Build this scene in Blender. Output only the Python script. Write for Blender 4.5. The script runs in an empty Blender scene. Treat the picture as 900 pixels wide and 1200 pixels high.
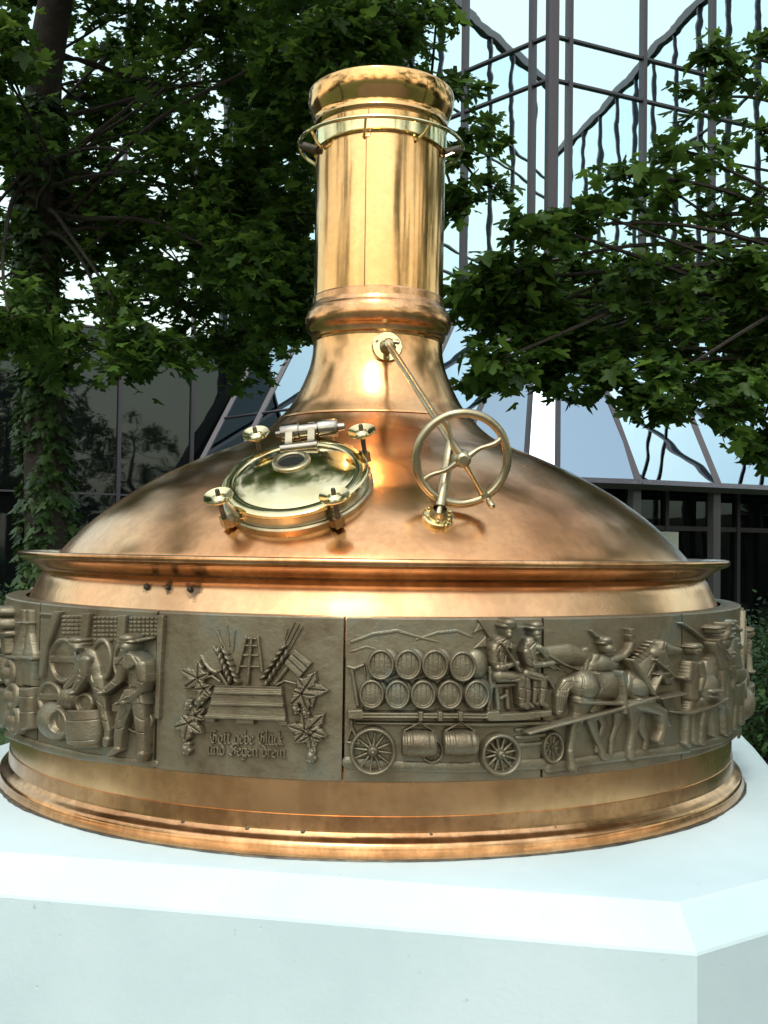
import bpy, bmesh, math, random
import numpy as np
from mathutils import Vector, Matrix, Euler

random.seed(7)
rng = np.random.default_rng(11)
rad = math.radians
scene = bpy.context.scene
COL = scene.collection

# ------------------------------------------------------------------ camera
FPX = 1248.0                      # focal length in photo pixels (photo 900 x 1200)
CAM = Vector((0.0, -4.28, 1.65))
PITCH, YAW, ROLL = rad(1.84), rad(0.46), rad(0.8)
CROT = (Matrix.Rotation(-YAW, 3, 'Z') @ Matrix.Rotation(math.pi / 2 + PITCH, 3, 'X') @ Matrix.Rotation(ROLL, 3, 'Z'))
cam_data = bpy.data.cameras.new('camera')
cam = bpy.data.objects.new('camera', cam_data)
COL.objects.link(cam)
cam.location = CAM
cam.rotation_euler = CROT.to_euler()
cam_data.sensor_fit = 'HORIZONTAL'
cam_data.sensor_width = 36.0
cam_data.lens = FPX / 900.0 * 36.0
cam_data.clip_start = 0.05
cam_data.clip_end = 3000.0
scene.camera = cam

# ------------------------------------------------------------------ sky, sun, exposure
SUN_EL, SUN_AZ = rad(58.0), rad(192.0)       # azimuth clockwise from +Y: behind the viewer, a little to the left
world = bpy.data.worlds.new('World')
scene.world = world
world.use_nodes = True
wn, wl = world.node_tree.nodes, world.node_tree.links
wn.clear()
w_out = wn.new('ShaderNodeOutputWorld')
w_bg = wn.new('ShaderNodeBackground')
w_hs = wn.new('ShaderNodeHueSaturation')
w_sky = wn.new('ShaderNodeTexSky')
w_sky.sky_type = 'NISHITA'
w_sky.sun_disc = False
w_sky.sun_elevation = SUN_EL
w_sky.sun_rotation = SUN_AZ
w_sky.air_density = 3.0
w_sky.dust_density = 1.6
w_sky.ozone_density = 1.2
w_hs.inputs['Saturation'].default_value = 0.42
w_bg.inputs['Strength'].default_value = 0.15
wl.new(w_sky.outputs[0], w_hs.inputs['Color'])
wl.new(w_hs.outputs[0], w_bg.inputs['Color'])
wl.new(w_bg.outputs[0], w_out.inputs['Surface'])

sun_data = bpy.data.lights.new('sun', 'SUN')
sun = bpy.data.objects.new('sun', sun_data)
COL.objects.link(sun)
sun_data.energy = 0.6
sun_data.angle = rad(10.0)
sun_data.color = (1.0, 0.96, 0.90)
sd = Vector((math.sin(SUN_AZ) * math.cos(SUN_EL), math.cos(SUN_AZ) * math.cos(SUN_EL), math.sin(SUN_EL)))
sun.rotation_euler = sd.to_track_quat('Z', 'Y').to_euler()
sun.location = (-6, -12, 14)

scene.view_settings.view_transform = 'Standard'
scene.view_settings.look = 'None'
scene.view_settings.gamma = 1.0
scene.view_settings.exposure = 1.02
scene.view_settings.use_curve_mapping = False
scene.render.engine = 'CYCLES'
scene.cycles.max_bounces = 8
scene.cycles.glossy_bounces = 5
scene.cycles.transmission_bounces = 4
scene.cycles.caustics_reflective = True
scene.cycles.sample_clamp_indirect = 6.0
scene.cycles.use_denoising = True

# ------------------------------------------------------------------ pixel helpers (direction only; depth comes from what is hit)
RM = np.array(CROT)
CAMN = np.array(CAM)

def rays(px, py):
    px = np.asarray(px, float); py = np.asarray(py, float)
    v = np.stack([(px - 450.0) / FPX, -(py - 600.0) / FPX, -np.ones_like(px)], -1)
    return v @ RM.T

def at(px, py, depth):
    d = rays(px, py)
    return Vector(CAMN + d * (depth / d[1]))

def cyl_hit(px, py, r):
    """pixels -> (theta, z) on the vertical cylinder of radius r about the kettle axis"""
    d = rays(px, py)
    dx, dy, dz = d[..., 0], d[..., 1], d[..., 2]
    a = dx * dx + dy * dy
    b = dy * CAM.y
    c = CAM.y ** 2 - r * r
    t = (-b - np.sqrt(np.maximum(b * b - a * c, 0))) / a
    x, y, z = dx * t, CAM.y + dy * t, CAM.z + dz * t
    return np.arctan2(x, -y), z

CR, SR = math.cos(ROLL), math.sin(ROLL)

def sil(hw, y):
    """silhouette point (half width, row on the axis) -> (radius, height)"""
    ax = 440.0 - (y - 640.0) * math.tan(ROLL)
    d = rays(ax + hw * CR, y + hw * SR)
    a = d[0] ** 2 + d[1] ** 2
    D = -CAM.y
    r = D * abs(d[0]) / math.sqrt(a)
    t = D * d[1] / a
    return (r, CAM.z + t * d[2])

def front(r, y):
    """height of a front point of radius r seen at row y"""
    ax = 440.0 - (y - 640.0) * math.tan(ROLL)
    d = rays(ax, y)
    t = (-CAM.y - r) / d[1]
    return CAM.z + t * d[2]

# ------------------------------------------------------------------ object helpers
def link(name, me, mat=None, parent=None, smooth=True, sharp=None):
    o = bpy.data.objects.new(name, me)
    COL.objects.link(o)
    if mat is not None and not me.materials:
        me.materials.append(mat)
    if parent is not None:
        o.parent = parent
    return o

def mesh_from(verts, faces, smooth=True, sharp=35):
    me = bpy.data.meshes.new('m')
    me.from_pydata([tuple(v) for v in verts], [], faces)
    if smooth:
        me.shade_smooth()
        if sharp:
            me.set_sharp_from_angle(angle=rad(sharp))
    me.update()
    return me

def empty(name, loc=(0, 0, 0), rz=0.0):
    o = bpy.data.objects.new(name, None)
    COL.objects.link(o)
    o.location = loc
    o.rotation_euler = (0, 0, rz)
    o.empty_display_size = 0.2
    return o

def tag(o, label=None, cat=None, group=None, kind=None):
    if label: o['label'] = label
    if cat: o['category'] = cat
    if group: o['group'] = group
    if kind: o['kind'] = kind
    return o

class MB:
    """collects shapes and links them as ONE mesh object"""
    def __init__(s):
        s.v = []; s.f = []
    def add(s, vs, fs, M=None):
        n = len(s.v)
        for v in vs:
            v = Vector(v)
            s.v.append(M @ v if M is not None else v)
        s.f += [tuple(i + n for i in f) for f in fs]
        return s
    def box(s, c, size, M=None):
        x, y, z = c; a, b, d = size[0] / 2, size[1] / 2, size[2] / 2
        vs = [(x - a, y - b, z - d), (x + a, y - b, z - d), (x + a, y + b, z - d), (x - a, y + b, z - d),
              (x - a, y - b, z + d), (x + a, y - b, z + d), (x + a, y + b, z + d), (x - a, y + b, z + d)]
        fs = [(0, 3, 2, 1), (4, 5, 6, 7), (0, 1, 5, 4), (1, 2, 6, 5), (2, 3, 7, 6), (3, 0, 4, 7)]
        return s.add(vs, fs, M)
    def lathe(s, prof, seg=48, M=None, closed=False, a0=0.0, a1=2 * math.pi):
        full = abs(a1 - a0 - 2 * math.pi) < 1e-6
        n = len(prof); m = seg if full else seg + 1
        vs = []
        for i in range(m):
            a = a0 + (a1 - a0) * i / seg
            for r, z in prof:
                vs.append((r * math.sin(a), -r * math.cos(a), z))
        fs = []
        for i in range(seg):
            j = (i + 1) % m
            for k in range(n - 1):
                fs.append((i * n + k, j * n + k, j * n + k + 1, i * n + k + 1))
            if closed:
                fs.append((i * n + n - 1, j * n + n - 1, j * n, i * n))
        return s.add(vs, fs, M)
    def tube(s, pts, rs, seg=8, caps=True):
        pts = [Vector(p) for p in pts]
        if not hasattr(rs, '__len__'): rs = [rs] * len(pts)
        rings = []
        t0 = (pts[1] - pts[0]).normalized()
        up = Vector((0, 0, 1)) if abs(t0.z) < 0.9 else Vector((1, 0, 0))
        nrm = t0.cross(up).normalized()
        vs = []
        for i, p in enumerate(pts):
            if i == 0: t = pts[1] - pts[0]
            elif i == len(pts) - 1: t = pts[-1] - pts[-2]
            else: t = pts[i + 1] - pts[i - 1]
            t.normalize()
            nrm = (nrm - t * nrm.dot(t))
            if nrm.length < 1e-6: nrm = t.orthogonal()
            nrm.normalize()
            b = t.cross(nrm)
            for k in range(seg):
                a = 2 * math.pi * k / seg
                vs.append(p + (nrm * math.cos(a) + b * math.sin(a)) * rs[i])
        fs = []
        for i in range(len(pts) - 1):
            for k in range(seg):
                l = (k + 1) % seg
                fs.append((i * seg + k, i * seg + l, (i + 1) * seg + l, (i + 1) * seg + k))
        if caps:
            fs.append(tuple(range(seg))[::-1])
            fs.append(tuple((len(pts) - 1) * seg + k for k in range(seg)))
        return s.add(vs, fs)
    def torus(s, R, r, M=None, seg=64, sub=14, squash=1.0):
        prof = [(R + r * math.cos(2 * math.pi * k / sub), squash * r * math.sin(2 * math.pi * k / sub)) for k in range(sub)]
        return s.lathe(prof, seg, M, closed=True)
    def build(s, name, mat, parent=None, smooth=True, sharp=35):
        me = mesh_from(s.v, s.f, smooth, sharp)
        return link(name, me, mat, parent)

def basis(origin, zdir, xhint=(1, 0, 0)):
    z = Vector(zdir).normalized()
    x = Vector(xhint); x = (x - z * x.dot(z)).normalized()
    y = z.cross(x)
    M = Matrix.Identity(4)
    for i in range(3):
        M[i][0], M[i][1], M[i][2], M[i][3] = x[i], y[i], z[i], origin[i]
    return M

# ------------------------------------------------------------------ materials
def new_mat(name):
    m = bpy.data.materials.new(name)
    m.use_nodes = True
    nt = m.node_tree
    return m, nt, nt.nodes['Principled BSDF']

def nnode(nt, t, **kw):
    n = nt.nodes.new(t)
    for k, v in kw.items():
        setattr(n, k, v)
    return n

def noise(nt, scale, detail=4, rough=0.55, coord='Object', stretch=None):
    tc = nnode(nt, 'ShaderNodeTexCoord')
    n = nnode(nt, 'ShaderNodeTexNoise')
    n.inputs['Scale'].default_value = scale
    n.inputs['Detail'].default_value = detail
    n.inputs['Roughness'].default_value = rough
    if stretch:
        mp = nnode(nt, 'ShaderNodeMapping')
        mp.inputs['Scale'].default_value = stretch
        nt.links.new(tc.outputs[coord], mp.inputs['Vector'])
        nt.links.new(mp.outputs[0], n.inputs['Vector'])
    else:
        nt.links.new(tc.outputs[coord], n.inputs['Vector'])
    return n

def ramp(nt, src, stops):
    r = nnode(nt, 'ShaderNodeValToRGB')
    e = r.color_ramp.elements
    while len(e) < len(stops): e.new(0.5)
    for el, (p, c) in zip(e, stops):
        el.position = p
        el.color = (*c, 1) if len(c) == 3 else c
    nt.links.new(src, r.inputs[0])
    return r

def frange(nt, src, a, b, lo, hi):
    r = nnode(nt, 'ShaderNodeMapRange')
    r.inputs[1].default_value = a; r.inputs[2].default_value = b
    r.inputs[3].default_value = lo; r.inputs[4].default_value = hi
    nt.links.new(src, r.inputs[0])
    return r

def bump(nt, bsdf, src, strength, dist):
    b = nnode(nt, 'ShaderNodeBump')
    b.inputs['Strength'].default_value = strength
    b.inputs['Distance'].default_value = dist
    nt.links.new(src, b.inputs['Height'])
    nt.links.new(b.outputs[0], bsdf.inputs['Normal'])
    return b

def metal(name, c1, c2, c3, r0, r1, nscale=3.0, bstr=0.15, bdist=0.004, bscale=8.0, metallic=1.0, streak=None, detail=4, drip=0.0, dent=0.0, stains=()):
    m, nt, p = new_mat(name)
    n = noise(nt, nscale, detail, 0.55, stretch=streak)
    cr = ramp(nt, n.outputs[0], [(0.30, c1), (0.52, c2), (0.74, c3)])
    csock = cr.outputs[0]
    if drip:                                   # rain runs and finger marks
        nd = noise(nt, 11.0, 4, 0.6, stretch=(1, 1, 0.10))
        ns = noise(nt, 38.0, 5, 0.65)
        ad = nnode(nt, 'ShaderNodeMath', operation='MULTIPLY')
        nt.links.new(nd.outputs[0], ad.inputs[0]); nt.links.new(ns.outputs[0], ad.inputs[1])
        rd = ramp(nt, ad.outputs[0], [(0.17, (1 - drip, 1 - drip * 1.1, 1 - drip * 1.2)), (0.30, (1, 1, 1))])
        mx = nnode(nt, 'ShaderNodeMix', data_type='RGBA', blend_type='MULTIPLY')
        mx.inputs[0].default_value = 1.0
        nt.links.new(csock, mx.inputs[6]); nt.links.new(rd.outputs[0], mx.inputs[7])
        csock = mx.outputs[2]
    for (loc, rad_) in stains:                 # dark tarnish spread round a fitting
        tc = nnode(nt, 'ShaderNodeTexCoord')
        dn = nnode(nt, 'ShaderNodeVectorMath', operation='DISTANCE')
        nt.links.new(tc.outputs['Object'], dn.inputs[0]); dn.inputs[1].default_value = loc
        nn_ = noise(nt, 34.0, 5, 0.7)
        sm = nnode(nt, 'ShaderNodeMath', operation='MULTIPLY_ADD')
        nt.links.new(nn_.outputs[0], sm.inputs[0]); sm.inputs[1].default_value = rad_ * 2.2
        nt.links.new(dn.outputs['Value'], sm.inputs[2])
        fr = frange(nt, sm.outputs[0], rad_ * 1.55, rad_ * 2.0, 0.85, 0.0)
        mx = nnode(nt, 'ShaderNodeMix', data_type='RGBA')
        nt.links.new(fr.outputs[0], mx.inputs[0]); nt.links.new(csock, mx.inputs[6]); mx.inputs[7].default_value = (0.07, 0.05, 0.035, 1)
        csock = mx.outputs[2]
    nt.links.new(csock, p.inputs['Base Color'])
    n2 = noise(nt, nscale * 2.3, 3, 0.5)
    rr = frange(nt, n2.outputs[0], 0.25, 0.75, r0, r1)
    nt.links.new(rr.outputs[0], p.inputs['Roughness'])
    p.inputs['Metallic'].default_value = metallic
    n3 = noise(nt, bscale, 2, 0.5)
    b1 = bump(nt, p, n3.outputs[0], bstr, bdist)
    if dent:
        n5 = noise(nt, 16.0, 1, 0.4)
        b2 = bump(nt, p, n5.outputs[0], 0.5, dent)
        nt.links.new(b1.outputs[0], b2.inputs['Normal'])
    return m

M_pipe = metal('copper_polished', (0.62, 0.33, 0.125), (0.72, 0.41, 0.165), (0.79, 0.48, 0.22), 0.08, 0.17, 2.2, 0.10, 0.006, 5.0, drip=0.10, dent=0.0006)
M_neck = metal('copper_neck', (0.60, 0.31, 0.125), (0.70, 0.385, 0.165), (0.78, 0.455, 0.215), 0.15, 0.26, 2.4, 0.14, 0.008, 5.0, drip=0.14, dent=0.0010)
M_dome = metal('copper_dome', (0.52, 0.25, 0.110), (0.65, 0.335, 0.150), (0.75, 0.42, 0.205), 0.16, 0.28, 1.7, 0.20, 0.012, 4.5, detail=2.5, drip=0.16, dent=0.0014)
M_rim = metal('copper_rim', (0.52, 0.26, 0.115), (0.68, 0.37, 0.175), (0.78, 0.47, 0.25), 0.14, 0.28, 4.0, 0.15, 0.004, 9.0, drip=0.25, dent=0.0008)
M_body = None                      # shoulder copper, made with its tarnish where the bolts sit
M_low = metal('copper_lower', (0.64, 0.36, 0.165), (0.73, 0.43, 0.21), (0.79, 0.50, 0.265), 0.18, 0.30, 3.0, 0.10, 0.004, 7.0, drip=0.14, dent=0.0006)
M_brass = metal('brass', (0.58, 0.48, 0.24), (0.68, 0.59, 0.33), (0.76, 0.69, 0.43), 0.07, 0.16, 9.0, 0.10, 0.002, 20.0)
M_brassdull = metal('brass_dull', (0.30, 0.25, 0.15), (0.42, 0.36, 0.23), (0.54, 0.47, 0.32), 0.22, 0.40, 12.0, 0.15, 0.002, 30.0)
M_chrome = metal('nickel_steel', (0.22, 0.20, 0.165), (0.31, 0.28, 0.235), (0.42, 0.39, 0.33), 0.10, 0.24, 10.0, 0.05, 0.001, 30.0)
M_tarn = metal('tarnished_bolt', (0.05, 0.05, 0.045), (0.10, 0.09, 0.07), (0.20, 0.16, 0.10), 0.45, 0.7, 20.0, 0.3, 0.002, 60.0, 0.7)
M_seam = metal('seam_solder', (0.20, 0.11, 0.05), (0.30, 0.17, 0.08), (0.40, 0.24, 0.11), 0.35, 0.55, 20.0, 0.2, 0.002, 60.0, 0.9)

def make_bronze():
    m, nt, p = new_mat('bronze_patina')
    n = noise(nt, 7.0, 6, 0.62)
    cr = ramp(nt, n.outputs[0], [(0.24, (0.095, 0.070, 0.042)), (0.42, (0.165, 0.135, 0.086)), (0.58, (0.200, 0.178, 0.120)), (0.74, (0.150, 0.178, 0.155))])
    nt.links.new(cr.outputs[0], p.inputs['Base Color'])
    n2 = noise(nt, 40.0, 4, 0.6)
    rr = frange(nt, n2.outputs[0], 0.3, 0.7, 0.34, 0.52)
    nt.links.new(rr.outputs[0], p.inputs['Roughness'])
    p.inputs['Metallic'].default_value = 0.66
    n3 = noise(nt, 55.0, 4, 0.6)
    bump(nt, p, n3.outputs[0], 0.35, 0.004)
    return m
M_bronze = make_bronze()

def make_stone(name, c1, c2, pit=True):
    m, nt, p = new_mat(name)
    n = noise(nt, 1.6, 6, 0.6)
    cr = ramp(nt, n.outputs[0], [(0.35, c1), (0.65, c2)])
    n4 = noise(nt, 22.0, 3, 0.7)
    r4 = ramp(nt, n4.outputs[0], [(0.70, (1, 1, 1)), (0.80, (0.55, 0.56, 0.52))])
    mx = nnode(nt, 'ShaderNodeMix', data_type='RGBA', blend_type='MULTIPLY')
    mx.inputs[0].default_value = 0.6
    nt.links.new(cr.outputs[0], mx.inputs[6]); nt.links.new(r4.outputs[0], mx.inputs[7])
    nt.links.new(mx.outputs[2], p.inputs['Base Color'])
    p.inputs['Roughness'].default_value = 0.75
    n2 = noise(nt, 60.0, 4, 0.7)
    n3 = noise(nt, 9.0, 4, 0.6)
    ad = nnode(nt, 'ShaderNodeMath', operation='ADD')
    nt.links.new(n2.outputs[0], ad.inputs[0]); nt.links.new(n3.outputs[0], ad.inputs[1])
    bump_ = bump(nt, p, ad.outputs[0], 0.16, 0.004)
    vo = nnode(nt, 'ShaderNodeTexVoronoi'); vo.inputs['Scale'].default_value = 14.0
    tc = nnode(nt, 'ShaderNodeTexCoord'); nt.links.new(tc.outputs['Object'], vo.inputs['Vector'])
    pr = frange(nt, vo.outputs['Distance'], 0.02, 0.07, 0.0, 1.0)          # small air holes
    b2 = bump(nt, p, pr.outputs[0], 0.35, 0.003)
    nt.links.new(bump_.outputs[0], b2.inputs['Normal'])
    return m
M_plinth = make_stone('white_render', (0.45, 0.575, 0.60), (0.525, 0.65, 0.675))

def simple(name, col, rough=0.6, metallic=0.0, vary=0.25, scale=6.0, bstr=0.2, bdist=0.01, bscale=20.0):
    m, nt, p = new_mat(name)
    n = noise(nt, scale, 5, 0.6)
    lo = tuple(c * (1 - vary) for c in col); hi = tuple(min(1, c * (1 + vary)) for c in col)
    cr = ramp(nt, n.outputs[0], [(0.3, lo), (0.7, hi)])
    nt.links.new(cr.outputs[0], p.inputs['Base Color'])
    p.inputs['Roughness'].default_value = rough
    p.inputs['Metallic'].default_value = metallic
    n2 = noise(nt, bscale, 5, 0.6)
    bump(nt, p, n2.outputs[0], bstr, bdist)
    return m

M_lawn = simple('lawn', (0.045, 0.085, 0.022), 0.9, 0, 0.5, 3.0, 0.6, 0.03, 30.0)
M_paving = simple('paving', (0.10, 0.095, 0.085), 0.8, 0, 0.2, 1.5, 0.3, 0.01, 25.0)
M_bark = simple('bark', (0.028, 0.022, 0.016), 0.9, 0, 0.4, 8.0, 0.9, 0.03, 18.0)
M_frame = simple('dark_aluminium', (0.034, 0.030, 0.038), 0.45, 0.15, 0.15, 2.0, 0.03, 0.002, 30.0)
M_soffit = simple('dark_soffit', (0.035, 0.035, 0.037), 0.7, 0, 0.2, 2.0, 0.05, 0.002, 30.0)
M_white = simple('pale_panel', (0.62, 0.64, 0.60), 0.6, 0, 0.08, 2.0, 0.05, 0.002, 30.0)

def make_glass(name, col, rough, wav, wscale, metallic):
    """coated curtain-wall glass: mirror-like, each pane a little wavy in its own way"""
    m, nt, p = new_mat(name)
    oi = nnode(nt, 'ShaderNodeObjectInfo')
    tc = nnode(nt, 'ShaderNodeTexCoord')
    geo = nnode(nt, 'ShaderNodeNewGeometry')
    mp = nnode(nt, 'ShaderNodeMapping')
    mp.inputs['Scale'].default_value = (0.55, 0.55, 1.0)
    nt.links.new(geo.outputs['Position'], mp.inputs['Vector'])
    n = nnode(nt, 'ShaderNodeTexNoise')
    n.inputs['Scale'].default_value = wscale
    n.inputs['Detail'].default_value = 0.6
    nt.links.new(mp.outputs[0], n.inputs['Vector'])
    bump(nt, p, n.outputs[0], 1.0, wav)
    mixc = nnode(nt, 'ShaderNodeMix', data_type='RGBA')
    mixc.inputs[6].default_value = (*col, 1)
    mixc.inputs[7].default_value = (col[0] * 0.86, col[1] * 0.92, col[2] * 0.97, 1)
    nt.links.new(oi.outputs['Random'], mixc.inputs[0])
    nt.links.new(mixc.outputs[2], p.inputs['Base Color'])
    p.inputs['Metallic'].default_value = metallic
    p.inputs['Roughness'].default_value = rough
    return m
M_glass = make_glass('coated_glass', (0.60, 0.70, 0.72), 0.012, 0.0023, 2.2, 1.0)
M_glassroof = make_glass('roof_glass', (0.27, 0.34, 0.39), 0.012, 0.0023, 2.2, 1.0)
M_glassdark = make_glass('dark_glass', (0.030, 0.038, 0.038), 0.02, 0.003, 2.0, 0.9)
M_sight, _nt, _p = new_mat('sight_glass')
_p.inputs['Base Color'].default_value = (0.02, 0.022, 0.02, 1); _p.inputs['Roughness'].default_value = 0.06
_n = noise(_nt, 30, 2); bump(_nt, _p, _n.outputs[0], 0.05, 0.001)

def make_leaf(name, dark, light, trans):
    m, nt, p = new_mat(name)
    at_ = nnode(nt, 'ShaderNodeAttribute', attribute_name='leafvar')
    cr = ramp(nt, at_.outputs['Fac'], [(0.0, dark), (0.75, tuple((a + b) / 2 for a, b in zip(dark, light))), (1.0, light)])
    nt.links.new(cr.outputs[0], p.inputs['Base Color'])
    p.inputs['Roughness'].default_value = 0.5
    p.inputs['Specular IOR Level'].default_value = 0.35
    tr = nnode(nt, 'ShaderNodeBsdfTranslucent')
    hs = nnode(nt, 'ShaderNodeHueSaturation')
    hs.inputs['Value'].default_value = 1.5; hs.inputs['Hue'].default_value = 0.485
    nt.links.new(cr.outputs[0], hs.inputs['Color'])
    nt.links.new(hs.outputs[0], tr.inputs['Color'])
    mix = nnode(nt, 'ShaderNodeMixShader')
    mix.inputs[0].default_value = trans
    out = nt.nodes['Material Output']
    nt.links.new(p.outputs[0], mix.inputs[1]); nt.links.new(tr.outputs[0], mix.inputs[2])
    nt.links.new(mix.outputs[0], out.inputs['Surface'])
    return m
M_leaf = make_leaf('maple_leaf', (0.020, 0.055, 0.010), (0.115, 0.220, 0.034), 0.48)
M_ivy = make_leaf('ivy_leaf', (0.020, 0.048, 0.012), (0.060, 0.115, 0.030), 0.2)
M_shrub = make_leaf('shrub_leaf', (0.020, 0.055, 0.015), (0.055, 0.120, 0.030), 0.25)

# ------------------------------------------------------------------ ground, plinth
Z0 = CAM.z - 0.842                # top of the plinth
tag(MB().add([(-400, -400, 0), (400, -400, 0), (400, 400, 0), (-400, 400, 0)], [(0, 1, 2, 3)]).build('ground', M_lawn, smooth=False), 'green lawn under the trees', 'ground', kind='structure')
tag(MB().box((0.5, -6.5, 0.015), (13, 15, 0.05)).build('pavement', M_paving, smooth=False), 'grey paved court round the plinth', 'pavement', kind='structure')

def plinth_ring(half, cut, z, ang=rad(-11.5)):
    c, s = math.cos(ang), math.sin(ang)
    pts = [(-cut, -half), (cut, -half), (half, -cut), (half, cut), (cut, half), (-cut, half), (-half, cut), (-half, -cut)]
    return [(x * c - y * s, x * s + y * c, z) for x, y in pts]
def make_plinth():
    rings = []
    def seg(half, cut, z): rings.append(plinth_ring(half, cut, z))
    seg(1.615, 1.10, 0.02); seg(1.615, 1.10, Z0 - 0.091); seg(1.612, 1.098, Z0 - 0.084)
    seg(1.535, 1.066, Z0 - 0.005); seg(1.527, 1.062, Z0)
    vs = [p for r in rings for p in r]; fs = []
    for k in range(len(rings) - 1):
        for i in range(8):
            j = (i + 1) % 8
            fs.append((k * 8 + i, k * 8 + j, k * 8 + 8 + j, k * 8 + 8 + i))
    fs.append(tuple(range((len(rings) - 1) * 8, len(rings) * 8)))
    fs.append(tuple(range(8))[::-1])
    o = MB().add(vs, fs).build('plinth', M_plinth, smooth=False)
    tag(o, 'white eight-sided plinth with chamfered top edge carrying the copper kettle', 'plinth')
make_plinth()

# ------------------------------------------------------------------ kettle
kettle = empty('brewing_kettle', (0, 0, Z0))
tag(kettle, 'large copper brewing kettle with tall vent pipe and bronze relief band on white plinth', 'kettle')
def kz(prof):                      # world heights -> kettle local heights
    return [(r, z - Z0) for r, z in prof]
def smooth_prof(pts, n=4):
    """Catmull-Rom through profile points"""
    P = [np.array(p) for p in pts]
    P = [2 * P[0] - P[1]] + P + [2 * P[-1] - P[-2]]
    out = []
    for i in range(1, len(P) - 2):
        for k in range(n):
            t = k / n
            out.append(tuple(0.5 * ((2 * P[i]) + (-P[i - 1] + P[i + 1]) * t + (2 * P[i - 1] - 5 * P[i] + 4 * P[i + 1] - P[i + 2]) * t * t + (-P[i - 1] + 3 * P[i] - 3 * P[i + 1] + P[i + 2]) * t ** 3)))
    out.append(tuple(P[-2]))
    return out
def S(*hy): return [sil(h, y + float(np.interp(y, [95, 140, 340, 395, 430, 490, 520], [21, 19, 10, 9, 6, 1, 0]))) for h, y in hy]
SEG = 192
def lathe_part(name, prof, mat, parent=kettle, seg=SEG, sharp=28):
    return MB().lathe(kz(prof)[::-1], seg).build(name, mat, parent, True, sharp)

P_lip = smooth_prof(S((82, 90), (84.3, 91.5), (85, 95), (84.6, 102), (83, 110), (80, 118), (77.3, 125)), 3)
P_lip = [(P_lip[0][0] - 0.045, P_lip[0][1] - 0.06), (P_lip[0][0] - 0.02, P_lip[0][1] + 0.004)] + P_lip + S((77.3, 130), (78.2, 132), (77.2, 135), (75.2, 138))
lathe_part('top_lip', P_lip, M_pipe)
lathe_part('vent_cap', [(0.001, P_lip[0][1] + 0.002), (P_lip[0][0] + 0.004, P_lip[0][1] + 0.001)], M_seam)
P_pipe = S((75.6, 136), (75.4, 200), (75, 280), (75, 346))
lathe_part('vent_pipe', P_pipe, M_pipe)
zb1, zb0 = front(0.262, 134), front(0.262, 154)
rb = P_pipe[0][0]
lathe_part('brass_band', [(rb, zb1), (rb + 0.006, zb1), (rb + 0.006, zb0), (rb, zb0)], M_brass)
# guard ring round the pipe
zr = front(0.333, 136) - Z0
ring = MB().torus(0.332, 0.0075, Matrix.Translation((0, 0, zr)), 96, 10).build('guard_ring', M_brass, kettle)
for k in range(8):
    a = rad(-14 + 45 * k)
    p1 = Vector((math.sin(a) * (rb + 0.004), -math.cos(a) * (rb + 0.004), zr - 0.052))
    a2 = a + rad(4)
    p2 = Vector((math.sin(a2) * 0.331, -math.cos(a2) * 0.331, zr - 0.002))
    MB().tube([p1, p1.lerp(p2, 0.55) + Vector((0, 0, -0.008)), p2], [0.0062, 0.005, 0.005], 8).build('bracket', M_brass, ring)
for a3 in (rad(-78), rad(80), rad(180)):
    q = Vector((math.sin(a3) * 0.298, -math.cos(a3) * 0.298, zr - 0.022))
    MB().lathe([(0.001, -0.042), (0.013, -0.042), (0.018, -0.03), (0.018, 0.02), (0.010, 0.034), (0.001, 0.036)], 14, basis(q, (math.sin(a3), -math.cos(a3), 0.2))).build('ring_clamp', M_tarn, ring)
P_collar = S((75.0, 341), (76.3, 343), (76.6, 350), (78.5, 353)) + smooth_prof(S((79, 355), (82.8, 360), (84.6, 367), (84.6, 373), (82.6, 379.5), (79, 384)), 3) + S((78, 386), (77.2, 391), (75.5, 393), (75, 396))
lathe_part('collar', P_collar, M_rim)
P_neck = smooth_prof(S((75, 394), (75.3, 404), (76.6, 415), (80, 430), (88, 451), (100, 475), (114, 492.5)), 5)
P_dome = smooth_prof(S((114, 493), (124, 503), (138, 513.5), (155, 522), (175, 530), (196, 538), (222, 549), (240, 557.5), (262, 569), (283, 581), (301, 593), (317, 604.5), (330, 615), (342, 626), (356, 639.5), (367.5, 652.5), (371, 661)), 4)
lathe_part('neck', P_neck, M_neck)
lathe_part('dome', P_dome, M_dome)
P_seam = [(P_dome[0][0] + 0.001, P_dome[0][1] + 0.006), (P_dome[0][0] + 0.004, P_dome[0][1] + 0.003), (P_dome[0][0] + 0.008, P_dome[0][1] - 0.004)]
lathe_part('neck_seam', P_seam, M_neck)
P_rim = S((368, 658), (376, 659), (402, 655)) + smooth_prof(S((411, 651), (414.5, 651.5), (416, 654), (415, 657.5), (411, 660)), 3) + smooth_prof(S((410, 660.5), (405, 662), (399, 665), (394, 668.5), (391.5, 671.5)), 3) + S((388, 672), (384, 673))
lathe_part('rim', P_rim, M_rim)
P_sh = smooth_prof(S((385, 671), (391, 680), (395.5, 690), (400, 700), (404, 710), (407, 722), (408, 740)), 3)
rs = sil(394, 687)[0]
def on_cyl(px, py, r):
    th, z = cyl_hit(px, py, r)
    return (math.sin(float(th)) * r, -math.cos(float(th)) * r, float(z) - Z0)
M_body = metal('copper_body', (0.66, 0.35, 0.175), (0.78, 0.45, 0.235), (0.84, 0.54, 0.31), 0.18, 0.30, 3.0, 0.12, 0.006, 6.0, drip=0.12, dent=0.0008,
               stains=[(on_cyl(171, 687, rs), 0.022), (on_cyl(196, 688, rs), 0.026), (on_cyl(226, 689, rs), 0.040)])
lathe_part('shoulder', P_sh, M_body)
R_P = 1.394                       # face of the relief panels
Z_PT, Z_PB = front(R_P, 724.0), front(R_P, 917.5)
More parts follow.
